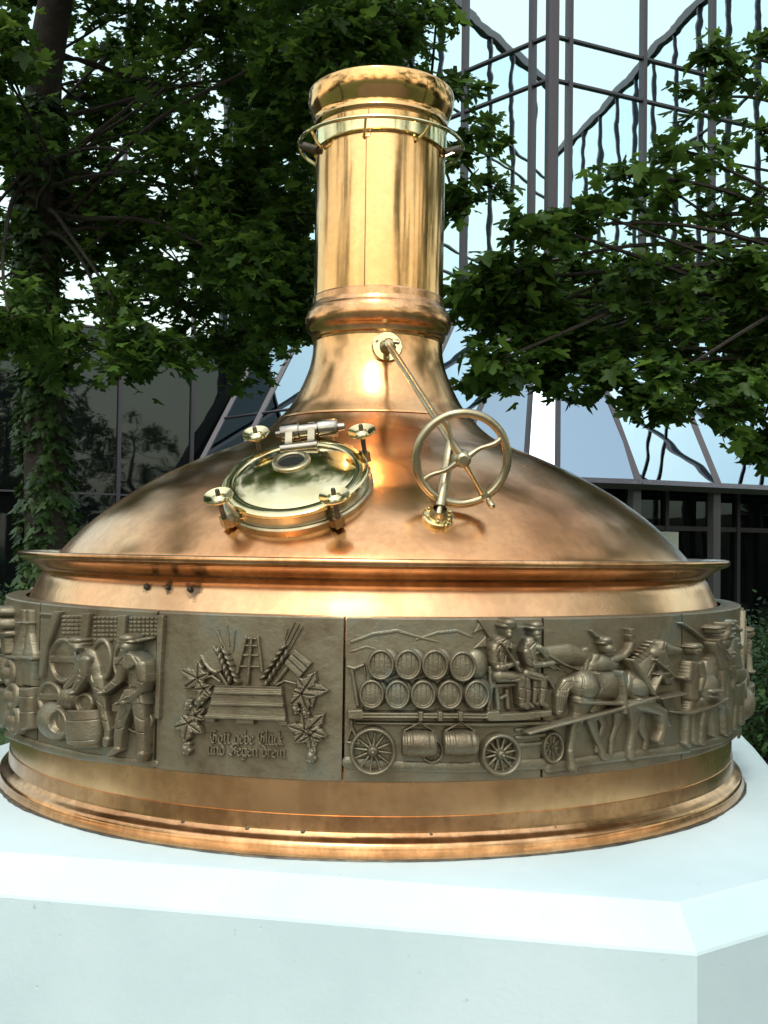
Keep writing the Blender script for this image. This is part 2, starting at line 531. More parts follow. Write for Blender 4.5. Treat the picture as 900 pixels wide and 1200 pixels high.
r_low = sil(421, 890)[0]
z_s = front(r_low, 957)
lathe_part('core_body', [(1.322, P_sh[-1][1] + 0.01), (1.322, Z_PB + 0.03), (r_low, Z_PB + 0.02), (r_low, z_s - 0.002)], M_low)
P_fl = [(r_low, z_s + 0.001), (r_low + 0.004, z_s), (r_low + 0.005, front(r_low, 972))] + smooth_prof([(r_low + 0.006, front(1.374, 977)), (1.380, front(1.380, 982)), (1.389, front(1.389, 986)), (1.397, front(1.397, 989.5)), (1.402, front(1.402, 993.5)), (1.404, front(1.404, 998))], 3) + [(1.408, Z0 + 0.012), (1.408, Z0 + 0.001)]
flange = lathe_part('base_flange', P_fl, M_rim)
seal = MB()
_n = 360
for _i in range(_n):
    _a = 2 * math.pi * _i / _n
    _w = 1.4105 + 0.004 * math.sin(_a * 13 + 1) * math.sin(_a * 5) + random.uniform(0, 0.004)
    for _r, _z in ((1.40, 0.006), (_w, 0.005), (_w + 0.003, 0.0006)):
        seal.v.append(Vector((_r * math.sin(_a), -_r * math.cos(_a), _z)))
for _i in range(_n):
    _j = (_i + 1) % _n
    for _k in range(2): seal.f.append((_i * 3 + _k, _i * 3 + _k + 1, _j * 3 + _k + 1, _j * 3 + _k))
seal.build('sealing_joint', M_tarn, kettle)
# bolt heads
def bolt(px, py, r, tilt, name, parent, mat, R=0.008):
    th, z = cyl_hit(px, py, r)
    th, z = float(th), float(z)
    nrm = Vector((math.sin(th), -math.cos(th), tilt))
    p = Vector((math.sin(th) * r, -math.cos(th) * r, z - Z0))
    MB().lathe([(0.0005, R * 0.8), (R * 0.55, R * 0.72), (R * 0.9, R * 0.4), (R, 0), (R * 1.1, -R)], 10, basis(p, nrm)).build(name, mat, parent)
for px, py in ((103, 946), (215, 964), (290, 971), (355, 975), (505, 979), (650, 971), (733, 964), (770, 958), (46, 926)):
    bolt(px, py, r_low + 0.005, 0.1, 'bolt', flange, M_tarn if px < 700 else M_rim, 0.0075)
rs = sil(394, 687)[0]
for px, py in ((171, 687), (196, 688), (222, 690)):
    bolt(px, py, rs, 0.5, 'bolt', kettle, M_tarn, 0.0085 if px != 196 else 0.006)
# lap seams on the pipe
for name, px, y0, y1, r in (('pipe_seam', 428, 157, 341, P_pipe[1][0] + 0.0002), ('pipe_seam', 432, 118, 133, P_pipe[0][0] + 0.0002)):
    th = float(cyl_hit(px, (y0 + y1) / 2, r)[0])
    za, zb_ = front(r, y0) - Z0, front(r, y1) - Z0
    w = 0.0011 / r
    MB().lathe([(r - 0.002, zb_), (r + 0.0022, zb_), (r + 0.0022, za), (r - 0.002, za)], 1, None, a0=th - w, a1=th + w).build(name, M_seam, kettle)

PROF_ALL = np.array(sorted(P_neck + P_dome, key=lambda p: p[1]))
def dome_hit(px, py):
    d = rays(px, py)
    best = None
    for t in np.linspace(2.0, 4.6, 5200):
        p = CAMN + d * t
        if PROF_ALL[0, 1] < p[2] < PROF_ALL[-1, 1]:
            if math.hypot(p[0], p[1]) < np.interp(p[2], PROF_ALL[:, 1], PROF_ALL[:, 0]):
                best = p; break
    z = best[2]; e = 0.01
    drdz = (np.interp(z + e, PROF_ALL[:, 1], PROF_ALL[:, 0]) - np.interp(z - e, PROF_ALL[:, 1], PROF_ALL[:, 0])) / (2 * e)
    th = math.atan2(best[0], -best[1])
    n = Vector((math.sin(th), -math.cos(th), -drdz)).normalized()
    return Vector(best) - Vector((0, 0, Z0)), n

# ---- hatch
hp, hn = dome_hit(349, 573)
HM = basis(hp, hn, (1, 0, 0.0))
hatch = MB().lathe([(0.238, -0.07), (0.238, 0.000), (0.233, 0.005), (0.226, 0.006), (0.222, 0.012), (0.221, 0.036), (0.205, 0.038)], 72, HM).build('hatch', M_brassdull, kettle)
lidprof = smooth_prof([(0.0005, 0.072), (0.06, 0.0705), (0.12, 0.065), (0.165, 0.057), (0.186, 0.051)], 4) + [(0.190, 0.0495), (0.196, 0.052), (0.226, 0.051), (0.230, 0.048), (0.231, 0.039), (0.228, 0.0355), (0.2, 0.035)]
MB().lathe(lidprof[::-1], 72, HM).build('lid', M_brass, hatch)
SGM = HM @ Matrix.Translation((-0.012, 0.052, 0.0655))
MB().lathe([(0.041, -0.01), (0.061, -0.01), (0.061, 0.010), (0.056, 0.014), (0.046, 0.014), (0.042, 0.010), (0.041, -0.01)], 40, SGM).build('sight_ring', M_brassdull, hatch)
MB().lathe([(0.0005, 0.006), (0.043, 0.006)][::-1], 40, SGM).build('sight_glass', M_sight, hatch)
for k in range(6):
    a = k * math.pi / 3 + 0.3
    MB().lathe([(0.0005, 0.017), (0.003, 0.0165), (0.0042, 0.014), (0.0042, 0.010)][::-1], 8, SGM @ Matrix.Translation((0.051 * math.cos(a), 0.051 * math.sin(a), 0))).build('screw', M_brassdull, hatch)
def clamp(ang):
    x, y = 0.262 * math.cos(ang), 0.262 * math.sin(ang)
    C = HM @ Matrix.Translation((x, y, 0))
    b = MB()
    b.lathe([(0.0005, 0.122), (0.006, 0.120), (0.0075, 0.116), (0.0075, 0.0)][::-1], 12, C)
    b.build('swing_bolt', M_tarn, hatch)
    b = MB()
    b.box((0, 0, 0.004), (0.020, 0.030, 0.034), C @ Matrix.Rotation(ang, 4, 'Z'))
    b.box((-0.022, 0, -0.002), (0.030, 0.042, 0.022), C @ Matrix.Rotation(ang, 4, 'Z'))
    b.build('clamp_lug', M_brassdull, hatch)
    b = MB()
    b.lathe([(0.0078, 0.074), (0.016, 0.074), (0.017, 0.080), (0.022, 0.086), (0.043, 0.091), (0.046, 0.096), (0.044, 0.101), (0.039, 0.099), (0.022, 0.093), (0.012, 0.097), (0.0078, 0.100)], 32, C)
    b.build('clamp_knob', M_brass, hatch)
for a in (36, 122, 216, 302): clamp(rad(a))
# hinge
HG = HM @ Matrix.Translation((0.034, 0.262, 0.064)) @ Matrix.Scale(1.28, 4)
b = MB(); b.lathe([(0.0005, -0.090), (0.008, -0.090), (0.009, -0.078), (0.021, -0.076), (0.023, -0.070), (0.023, -0.030), (0.020, -0.026), (0.020, 0.020), (0.024, 0.024), (0.024, 0.066), (0.020, 0.072), (0.012, 0.074), (0.010, 0.090), (0.0005, 0.092)][::-1], 28, HG @ Matrix.Rotation(math.pi / 2, 4, 'Y'))
b.build('hinge_barrel', M_chrome, hatch)
for x in (-0.052, 0.006):
    b = MB()
    arm = [(0.006, 0.02), (-0.055, 0.004), (-0.098, -0.002), (-0.098, -0.014), (-0.050, -0.018), (0.012, -0.022)]
    vs = [(x - 0.009, yy, zz) for yy, zz in arm] + [(x + 0.009, yy, zz) for yy, zz in arm]
    n = len(arm)
    b.add(vs, [tuple(range(n)), tuple(range(2 * n - 1, n - 1, -1))] + [(i, i + n, (i + 1) % n + n, (i + 1) % n) for i in range(n)], HG)
    b.build('hinge_arm', M_brassdull, hatch, False)
b = MB(); b.lathe([(0.0005, -0.048), (0.012, -0.047), (0.013, 0.047), (0.0005, 0.048)][::-1], 18, HG @ Matrix.Translation((-0.023, -0.084, 0.000)) @ Matrix.Rotation(math.pi / 2, 4, 'Y'))
b.build('hinge_pin', M_chrome, hatch)
b = MB(); b.box((0.03, 0.012, -0.045), (0.05, 0.05, 0.07), HG); b.build('hinge_bracket', M_brassdull, hatch, False)
# ---- valve wheel
np_, nn = dome_hit(453, 407)
nn = Vector((nn.x, nn.y, 0)).normalized()
wheel_c = at(541.5, 537.5, 3.20) - Vector((0, 0, Z0))
NB = basis(np_, nn)
bearing = MB().lathe([(0.0005, 0.022), (0.054, 0.022), (0.058, 0.018), (0.058, -0.02)][::-1], 36, NB).build('shaft_flange', M_brass, kettle)
sdir = (wheel_c - (np_ + nn * 0.05)).normalized()
MB().lathe([(0.0005, 0.075), (0.016, 0.074), (0.023, 0.066), (0.026, 0.05), (0.024, 0.03), (0.030, 0.022), (0.030, 0.018)][::-1], 24, NB).build('gland', M_brassdull, bearing)
s0 = np_ + nn * 0.055
MB().tube([s0 + Vector((-0.02, 0, 0.015)), s0 + Vector((0.04, -0.012, 0.006))], 0.008, 10).build('gland_pin', M_brassdull, bearing)
for k in range(3):
    a = k * 2.1 + 0.6
    MB().lathe([(0.0005, 0.03), (0.006, 0.029), (0.006, 0.02)][::-1], 8, NB @ Matrix.Translation((0.044 * math.cos(a), 0.044 * math.sin(a), 0))).build('bolt', M_brassdull, bearing)
shaft = MB().tube([s0, s0.lerp(wheel_c, 0.5), wheel_c + sdir * 0.01], [0.0125, 0.0125, 0.0125], 16).build('valve_shaft', M_brassdull, kettle)
bp, bn = dome_hit(513, 608)
post_top = s0.lerp(wheel_c, 0.88)
pd = (post_top - bp)
MB().tube([bp - pd.normalized() * 0.03, bp + pd * 0.5, post_top], [0.0185, 0.0165, 0.0155], 18).build('valve_post', M_brassdull, kettle)
BB = basis(bp, bn, (1, 0, 0))
bf = MB().lathe([(0.0005, 0.016), (0.044, 0.016), (0.048, 0.012), (0.048, -0.03)][::-1], 36, BB).build('post_flange', M_brass, kettle)
MB().lathe([(0.021, 0.04), (0.026, 0.03), (0.03, 0.015)][::-1], 24, BB).build('post_collar', M_brassdull, bf)
for k in range(6):
    a = k * math.pi / 3 + 0.4
    MB().lathe([(0.0005, 0.025), (0.005, 0.024), (0.0065, 0.020), (0.0065, 0.014)][::-1], 8, BB @ Matrix.Translation((0.037 * math.cos(a), 0.037 * math.sin(a), 0))).build('bolt', M_brass, bf)
wn_ = (sdir + Vector((-0.12, -0.35, 0.20))).normalized()
WM = basis(wheel_c, wn_, (1, 0, 0))
RW = 0.139
wheel = MB().torus(RW, 0.0134, WM, 80, 14).build('hand_wheel', M_brassdull, kettle)
MB().lathe([(0.0005, 0.030), (0.014, 0.030), (0.018, 0.027), (0.024, 0.020), (0.027, 0.010), (0.027, -0.012), (0.022, -0.03), (0.0005, -0.03)][::-1], 28, WM).build('hub', M_brassdull, wheel)
for a in (29, 119, 211, 301):
    a = rad(a)
    pts = []
    for k in range(9):
        t = k / 8
        rr_ = 0.018 + (RW - 0.018) * t
        aa = a + 0.08 * math.sin(t * math.pi * 2) * (1 - 0.35 * t) * (0 if abs(a - rad(301)) < 0.1 else 1)
        pts.append(WM @ Vector((rr_ * math.cos(aa), rr_ * math.sin(aa), 0.012 * (1 - t))))
    MB().tube(pts, [0.011 - 0.004 * math.sin(math.pi * k / 8) for k in range(9)], 10).build('spoke', M_brassdull, wheel)
hpz = WM @ Vector((RW * math.cos(rad(-57)), RW * math.sin(rad(-57)), 0.006))
hd = (wn_ * 0.75 + Vector((0.35, 0, -0.55))).normalized()
MB().lathe([(0.005, 0), (0.006, 0.012), (0.0085, 0.02), (0.0105, 0.034), (0.009, 0.048), (0.0005, 0.053)][::-1], 16, basis(hpz, hd)).build('handle', M_brassdull, wheel)
MB().lathe([(0.014, -0.014), (0.016, 0.0), (0.014, 0.012), (0.0005, 0.014)][::-1], 16, basis(hpz, wn_)).build('handle_boss', M_brassdull, wheel)

# ------------------------------------------------------------------ bronze relief band
# Each panel is a curved plate; each figure cast on it is a height field laid on the plate.
# Shapes are drawn in enlarged photo coordinates and carried onto the cylinder of the band.
BND = [-71.4, -48.7, -26.0, -3.2, 19.7, 42.4, 65.2]      # panel joints, degrees from the front

def panel_plate(a0, a1, k):
    g = 0.16
    seg = 14
    prof = [(1.325, Z_PT), (R_P - 0.004, Z_PT), (R_P, Z_PT - 0.004), (R_P, Z_PB + 0.004), (R_P - 0.004, Z_PB), (1.325, Z_PB)]
    n = len(prof)
    b = MB()
    b.lathe(kz(prof)[::-1], seg, None, a0=rad(a0 + g), a1=rad(a1 - g))
    e = seg * n
    b.f.append(tuple(range(n))[::-1]); b.f.append(tuple(range(e, e + n)))
    return b.build('relief_panel', M_bronze, kettle, True, 30)

class Fig:
    def __init__(s, ox, oy, sc):
        s.ox, s.oy, s.sc = ox, oy, sc
        s.ops = []; s.bb = [1e9, 1e9, -1e9, -1e9]
        s.m = 2.9 / FPX / sc            # metres per drawing unit
    def _bb(s, x0, y0, x1, y1):
        s.bb = [min(s.bb[0], x0), min(s.bb[1], y0), max(s.bb[2], x1), max(s.bb[3], y1)]
    def cap(s, pts, h=0.004, k=0.7):
        """chain of tapered round limbs: (x, y, radius) ..."""
        for p in pts: s._bb(p[0] - p[2], p[1] - p[2], p[0] + p[2], p[1] + p[2])
        def op(X, Y, H, pts=pts):
            for (x0, y0, r0), (x1, y1, r1) in zip(pts, pts[1:]):
                dx, dy = x1 - x0, y1 - y0
                L = max(dx * dx + dy * dy, 1e-6)
                t = np.clip(((X - x0) * dx + (Y - y0) * dy) / L, 0, 1)
                d2 = (X - x0 - t * dx) ** 2 + (Y - y0 - t * dy) ** 2
                r = r0 + (r1 - r0) * t
                q = r * r - d2
                H = np.where(q > 0, np.maximum(H, h + k * s.m * np.sqrt(np.maximum(q, 0))), H)
            return H
        s.ops.append(op); return s
    def ell(s, x, y, rx, ry, h=0.004, top=0.012, rot=0.0, p=0.5):
        R = max(rx, ry); s._bb(x - R, y - R, x + R, y + R)
        c, sn = math.cos(rad(rot)), math.sin(rad(rot))
        def op(X, Y, H):
            u = ((X - x) * c + (Y - y) * sn) / rx; v = (-(X - x) * sn + (Y - y) * c) / ry
            q = 1 - u * u - v * v
            return np.where(q > 0, np.maximum(H, h + top * np.maximum(q, 0) ** p), H)
        s.ops.append(op); return s
    def ring(s, x, y, rx, ry, w, h, top=0.005, rot=0.0):
        s._bb(x - rx - w, y - ry - w, x + rx + w, y + ry + w)
        c, sn = math.cos(rad(rot)), math.sin(rad(rot))
        def op(X, Y, H):
            u = ((X - x) * c + (Y - y) * sn) / rx; v = (-(X - x) * sn + (Y - y) * c) / ry
            d = (np.sqrt(u * u + v * v) - 1) * min(rx, ry)
            q = 1 - (d / w) ** 2
            return np.where(q > 0, np.maximum(H, h + top * np.sqrt(np.maximum(q, 0))), H)
        s.ops.append(op); return s
    def poly(s, pts, h, bev=3.0, top=None):
        xs = [p[0] for p in pts]; ys = [p[1] for p in pts]
        s._bb(min(xs), min(ys), max(xs), max(ys))
        def op(X, Y, H):
            ins = np.zeros(X.shape, bool); dm = np.full(X.shape, 1e9)
            n = len(pts)
            for i in range(n):
                x0, y0 = pts[i]; x1, y1 = pts[(i + 1) % n]
                cr = (y0 > Y) != (y1 > Y)
                xi = (x1 - x0) * (Y - y0) / ((y1 - y0) if y1 != y0 else 1e-9) + x0
                ins ^= cr & (X < xi)
                dx, dy = x1 - x0, y1 - y0
                t = np.clip(((X - x0) * dx + (Y - y0) * dy) / max(dx * dx + dy * dy, 1e-9), 0, 1)
                dm = np.minimum(dm, np.hypot(X - x0 - t * dx, Y - y0 - t * dy))
            b = np.clip(dm / bev, 0, 1)
            hh = h * (0.35 + 0.65 * np.sqrt(b * (2 - b)))
            return np.where(ins, np.maximum(H, hh), H)
        s.ops.append(op); return s
    def cut(s, pts, depth, w):
        """engraved line"""
        def op(X, Y, H):
            for (x0, y0), (x1, y1) in zip(pts, pts[1:]):
                dx, dy = x1 - x0, y1 - y0
                t = np.clip(((X - x0) * dx + (Y - y0) * dy) / max(dx * dx + dy * dy, 1e-9), 0, 1)
                d = np.hypot(X - x0 - t * dx, Y - y0 - t * dy)
                q = np.clip(1 - d / w, 0, 1)
                H = np.where(H > 0, np.maximum(H - depth * q, 0.0008), H)
            return H
        s.ops.append(op); return s
    def build(s, name, parent, step=1.6, rough=0.0002, blur=1):
        pad = 4 * step
        xs = np.arange(s.bb[0] - pad, s.bb[2] + pad, step); ys = np.arange(s.bb[1] - pad, s.bb[3] + pad, step)
        X, Y = np.meshgrid(xs, ys)
        H = np.full(X.shape, -1.0)
        for op in s.ops: H = op(X, Y, H)
        ins = H > 0
        for _ in range(blur):
            A = np.where(ins, H, 0); W = ins.astype(float)
            An = A.copy(); Wn = W.copy()
            for ax, sh in ((0, 1), (0, -1), (1, 1), (1, -1)):
                An += np.roll(A, sh, ax); Wn += np.roll(W, sh, ax)
            H = np.where(ins, An / np.maximum(Wn, 1), H)
        nz = rng.normal(0, 1, X.shape)
        for _ in range(2):
            nz = (nz + np.roll(nz, 1, 0) + np.roll(nz, -1, 0) + np.roll(nz, 1, 1) + np.roll(nz, -1, 1)) / 2.6
        H = np.where(ins, H + rough * 0.5 * nz, -0.004)
        th, z = cyl_hit(s.ox + X / s.sc, s.oy + Y / s.sc, R_P + 0.008)
        r = R_P + np.where(H > 0, H * 1.22, H)
        V = np.stack([np.sin(th) * r, -np.cos(th) * r, z - Z0], -1)
        cell = ins[:-1, :-1] | ins[1:, :-1] | ins[:-1, 1:] | ins[1:, 1:]
        idx = np.arange(X.size).reshape(X.shape)
        a, b_, c, d = idx[:-1, :-1][cell], idx[1:, :-1][cell], idx[1:, 1:][cell], idx[:-1, 1:][cell]
        F = np.stack([a, b_, c, d], -1)
        used = np.unique(F); remap = np.full(X.size, -1); remap[used] = np.arange(len(used))
        V = V.reshape(-1, 3)[used]; F = remap[F]
        me = bpy.data.meshes.new('relief')
        me.vertices.add(len(V)); me.vertices.foreach_set('co', V.astype(np.float32).ravel())
        me.loops.add(F.size); me.loops.foreach_set('vertex_index', F.astype(np.int32).ravel())
        me.polygons.add(len(F)); me.polygons.foreach_set('loop_start', np.arange(0, F.size, 4, dtype=np.int32))
        me.polygons.foreach_set('loop_total', np.full(len(F), 4, np.int32))
        me.update(); me.validate(); me.shade_smooth()
        return link(name, me, M_bronze, parent)

panels = [panel_plate(BND[i], BND[i + 1], i) for i in range(6)]

# ---------- panel with the mash tub, barley, hops and the motto
A2 = (190, 710, 900 / 220)
p2 = panels[2]
f = Fig(*A2)
f.poly([(262, 378), (580, 385), (607, 572), (565, 572), (560, 549), (448, 547), (448, 566), (362, 563), (362, 544), (264, 540), (262, 557), (214, 552)], 0.020, 4)
for q in ([(262, 400), (584, 410), (588, 428), (258, 420)], [(246, 455), (592, 465), (594, 483), (243, 474)], [(222, 514), (600, 531), (603, 549), (217, 535)]):
    f.poly(q, 0.027, 4)
f.cut([(262, 385), (580, 392)], 0.006, 5)
f.build('mash_tub', p2)
def ear(base, tip, awns, n=6):
    f = Fig(*A2)
    bx, by = base; tx, ty = tip
    L = math.hypot(tx - bx, ty - by); ux, uy = (tx - bx) / L, (ty - by) / L
    for i in range(n):
        for sd_ in (-1, 1):
            t = (i + 0.5 + 0.25 * sd_) / n
            cx = bx + (tx - bx) * t + sd_ * uy * 15; cy = by + (ty - by) * t - sd_ * ux * 15
            f.ell(cx, cy, 23, 10.5, 0.006, 0.015, math.degrees(math.atan2(uy, ux)) + sd_ * 24)
    for (x0, y0, x1, y1) in awns: f.cap([(x0, y0, 3.6), (x1, y1, 2.2)], 0.004, 0.8)
    f.build('barley_ear', p2)
ear((350, 370), (285, 205), [(300, 205, 248, 105), (318, 195, 304, 92), (335, 215, 345, 120), (285, 205, 262, 112)])
ear((485, 370), (598, 200), [(598, 195, 655, 88), (580, 190, 634, 78), (610, 210, 672, 100), (570, 215, 600, 110)])
f = Fig(*A2)
for q in (((404, 150), (362, 320)), ((430, 152), (412, 370)), ((460, 148), (480, 312))): f.cap([(*q[0], 6), (*q[1], 7)], 0.010, 0.8)
for y, x0, x1 in ((156, 402, 462), (190, 394, 466), (236, 384, 472), (290, 370, 477)): f.cap([(x0, y, 5), (x1, y + 2, 5)], 0.007, 0.7)
f.build('mash_rake', p2)
f = Fig(*A2)
f.poly([(190, 238), (252, 193), (296, 268), (288, 308), (262, 320), (232, 303), (205, 268)], 0.012, 6)
f.cap([(192, 238, 6), (210, 275, 6), (236, 306, 6), (264, 318, 6), (288, 305, 6), (294, 268, 6), (252, 196, 6)], 0.012, 0.8)
f.cap([(272, 318, 9), (310, 380, 9)], 0.006, 0.8)
f.build('malt_shovel', p2)
f = Fig(*A2)
f.poly([(642, 203), (724, 272), (662, 347), (588, 276)], 0.020, 5)
f.cut([(625, 226), (706, 298)], 0.006, 4); f.cut([(607, 250), (684, 322)], 0.006, 4)
f.cap([(600, 295, 11), (540, 372, 11)], 0.006, 0.8)
f.build('wooden_scoop', p2)
def vine_leaf(f, cx, cy, size, rot, h=0.016):
    size *= 1.12; veins = []
    lob = [(0, 1.0, 0.29), (64, 0.88, 0.26), (-64, 0.88, 0.26), (128, 0.6, 0.24), (-128, 0.6, 0.24)]
    for a, L, w in lob:
        a = rad(a + rot); dx, dy = math.sin(a), -math.cos(a); px_, py_ = -dy, dx
        Ls, ws = L * size, w * size
        pts = [(cx - dx * 0.1 * size, cy - dy * 0.1 * size)]
        for t, k in ((0.22, 0.8), (0.36, 1.25), (0.50, 0.85), (0.62, 1.0), (0.80, 0.5)): pts.append((cx + dx * Ls * t + px_ * ws * k, cy + dy * Ls * t + py_ * ws * k))
        pts.append((cx + dx * Ls, cy + dy * Ls))
        for t, k in ((0.80, 0.5), (0.62, 1.0), (0.50, 0.85), (0.36, 1.25), (0.22, 0.8)): pts.append((cx + dx * Ls * t - px_ * ws * k, cy + dy * Ls * t - py_ * ws * k))
        f.poly(pts, h + 0.006 * random.random(), 9)
        veins.append([(cx, cy), (cx + dx * Ls * 0.8, cy + dy * Ls * 0.8)])
    for v_ in veins: f.cut(v_, 0.007, 5)
def hop(f, cx, cy, L, rot):
    a = rad(rot); dx, dy = math.sin(a), -math.cos(a)
    f.ell(cx, cy, L * 0.36, L * 0.55, 0.005, 0.020, rot)
    for i in range(4):
        for j in (-1, 0, 1):
            t = (i - 1.5) / 4 * L * 0.95; w = L * 0.22 * (1 - abs(i - 1.3) * 0.22)
            o = (j + (0.5 if i % 2 else 0)) * w
            f.ell(cx + dx * t - dy * o, cy + dy * t + dx * o, L * 0.15, L * 0.19, 0.016 - 0.004 * abs(j), 0.008, rot)
for leaves, hops, stems in (
    (((178, 345, 88, -62), (205, 395, 62, 200), (135, 560, 88, 190), (165, 525, 52, 50)), ((190, 448, 58, 35), (132, 470, 56, 15), (122, 680, 62, 5)), (((280, 362), (245, 335), (205, 345), (185, 365)), ((240, 420), (175, 485), (140, 545)), ((125, 600), (118, 650)))),
    (((690, 395, 104, 95), (672, 420, 84, 160), (705, 590, 100, 45), (690, 600, 88, -70), (712, 620, 72, 175)), ((642, 492, 56, -10), (688, 512, 54, -20), (715, 716, 70, 8)), (((550, 378), (590, 358), (640, 370), (680, 395)), ((655, 500), (690, 560), (700, 600)), ((740, 655), (728, 690))))):
    f = Fig(*A2)
    for l in leaves:
        vine_leaf(f, *l)
    f.build('hop_leaves', p2, 1.4)
    f = Fig(*A2)
    for h_ in hops: hop(f, *h_)
    for st in stems: f.cap([(x, y, 5.5) for x, y in st], 0.012, 0.9)
    f.build('hop_cones', p2)
GLY = {
 'n': (0.72, [[(0, .85), (.12, .95), (.12, .08), (.24, 0)], [(.12, .82), (.38, 1.0), (.54, .85), (.54, .1), (.66, 0)]]),
 'u': (0.72, [[(0, .9), (.12, .95), (.12, .12), (.3, 0), (.54, .14)], [(.42, .92), (.54, .95), (.54, .1), (.66, 0)]]),
 'o': (0.68, [[(.1, .8), (.1, .2), (.32, 0), (.54, .2), (.54, .8), (.32, 1), (.1, .8)]]),
 'e': (0.60, [[(.5, .16), (.32, 0), (.1, .2), (.1, .8), (.32, 1), (.5, .76), (.12, .48)]]),
 'g': (0.68, [[(.54, .95), (.54, -.2), (.3, -.45), (.05, -.32)], [(.54, .15), (.32, 0), (.1, .2), (.1, .8), (.32, 1), (.54, .85)]]),
 't': (0.46, [[(.18, 1.25), (.18, .14), (.36, 0)], [(0, 1), (.4, 1)]]),
 'b': (0.66, [[(.02, 1.5), (.12, 1.5), (.12, .14), (.32, 0), (.54, .2), (.54, .8), (.34, 1), (.12, .84)]]),
 'l': (0.34, [[(0, 1.5), (.12, 1.55), (.12, .1), (.26, 0)]]),
 'k': (0.64, [[(0, 1.5), (.12, 1.55), (.12, .1), (.24, 0)], [(.12, .62), (.36, 1), (.5, .86), (.24, .6), (.44, .1), (.56, 0)]]),
 'c': (0.54, [[(.48, .12), (.32, 0), (.1, .2), (.1, .8), (.32, 1), (.46, .9)]]),
 'd': (0.68, [[(.02, 1.5), (.3, 1.25), (.54, .8), (.54, .2), (.32, 0), (.1, .2), (.1, .8), (.32, 1), (.5, .85)]]),
 'r': (0.52, [[(0, .88), (.12, .95), (.12, .1), (.26, 0)], [(.12, .82), (.32, 1), (.46, .88)]]),
 'i': (0.36, [[(0, .88), (.12, .95), (.12, .1), (.26, 0)], [(.12, 1.36), (.16, 1.4)]]),
 'G': (1.0, [[(.82, 1.35), (.5, 1.5), (.2, 1.3), (.1, .8), (.2, .2), (.5, 0), (.82, .25), (.82, .85), (.56, .98)], [(.5, 1.48), (.46, .3)], [(0, .55), (.2, .7)]]),
 'S': (0.95, [[(.84, 1.4), (.5, 1.5), (.22, 1.25), (.4, .9), (.78, .7), (.78, .22), (.42, 0), (0, .3)], [(.5, 1.48), (.46, .35)]]),
}
GLY['ü'] = (0.72, GLY['u'][1] + [[(.14, 1.34), (.18, 1.38)], [(.48, 1.34), (.52, 1.38)]])
def lettering(words, x0, y0, x1, y1, xh):
    tot = sum(GLY[c][0] for w in words for c in w) + 0.42 * (len(words) - 1)
    sx = (x1 - x0) / tot; slope = (y1 - y0) / (x1 - x0)
    nib = (5.0, -3.6)
    cur = x0
    for w in words:
        f = Fig(*A2)
        for c in w:
            adv, strokes = GLY[c]
            for st in strokes:
                for a, b in zip(st, st[1:]):
                    P = [(cur + p[0] * sx, y0 + (cur + p[0] * sx - x0) * slope - p[1] * xh) for p in (a, b)]
                    (ax, ay), (bx, by) = P
                    L = math.hypot(bx - ax, by - ay) or 1; ex, ey = (bx - ax) / L * 0.8, (by - ay) / L * 0.8
                    quad = [(ax - ex - nib[0], ay - ey - nib[1]), (ax - ex + nib[0], ay - ey + nib[1]), (bx + ex + nib[0], by + ey + nib[1]), (bx + ex - nib[0], by + ey - nib[1])]
                    area = sum(quad[i][0] * quad[(i + 1) % 4][1] - quad[(i + 1) % 4][0] * quad[i][1] for i in range(4))
                    if abs(area) < 30:
                        f.cap([(ax, ay, 2.2), (bx, by, 2.2)], 0.006, 0.5)
                    else:
                        f.poly(quad, 0.0062, 3.2)
            cur += adv * sx
        cur += 0.42 * sx
        f.build('lettering', p2, 1.05, 0.0002, 0)
lettering(['Gott', 'gebe', 'Glück'], 226, 661, 580, 671, 43)
lettering(['und', 'Segen', 'drein'], 214, 714, 592, 732, 39)

# ---------- panel with the brewery wagon
A3 = (395, 710, 900 / 255)
p3 = panels[3]
f = Fig(*A3)
f.cap([(45, 650, 26), (250, 665, 22), (520, 672, 22), (860, 655, 24)], 0.0008, 0.30)
f.build('ground_ridge', p3)
for q in ([(60, 150, 7), (150, 118, 9), (250, 104, 9), (330, 128, 7), (420, 150, 5)], [(330, 140, 5), (420, 112, 8), (500, 104, 8), (560, 130, 6)], [(60, 190, 5), (120, 170, 6), (160, 180, 4)]):
    f = Fig(*A3); f.cap(q, 0.0006, 0.32); f.build('hill_ridge', p3)
def barrel_end(cx, cy, rx, ry, body=(22, -5)):
    f = Fig(*A3)
    f.ell(cx + body[0], cy + body[1], rx * 1.0, ry * 1.03, 0.004, 0.024, 0, 0.4)
    f.ell(cx, cy, rx, ry, 0.020, 0.010, 0, 0.25)
    def flat(X, Y, H):
        q = ((X - cx) / (rx - 9)) ** 2 + ((Y - cy) / (ry - 9)) ** 2
        return np.where(q < 1, 0.0225 + 0.003 * (1 - q), H)
    f.ops.append(flat)
    f.ring(cx, cy, rx - 5, ry - 5, 6, 0.026, 0.007)
    for u in (-.5, -.1, .32): f.cut([(cx + u * rx, cy - ry * .72), (cx + u * rx, cy + ry * .72)], 0.0018, 2.5)
    f.build('barrel', p3)
for cx, cy in ((180, 239), (290, 239), (398, 240), (510, 246)): barrel_end(cx, cy, 53, 62, (30, -4) if cx < 500 else (62, -6))
for cx, cy in ((143, 360), (247, 362), (350, 362), (458, 362), (567, 362)): barrel_end(cx, cy, 50, 59)
f = Fig(*A3)
f.poly([(44, 424), (108, 420), (112, 432), (606, 436), (612, 428), (660, 426), (664, 438), (872, 424), (872, 452), (770, 470), (660, 474), (612, 474), (606, 464), (112, 462), (108, 468), (44, 464)], 0.030, 6)
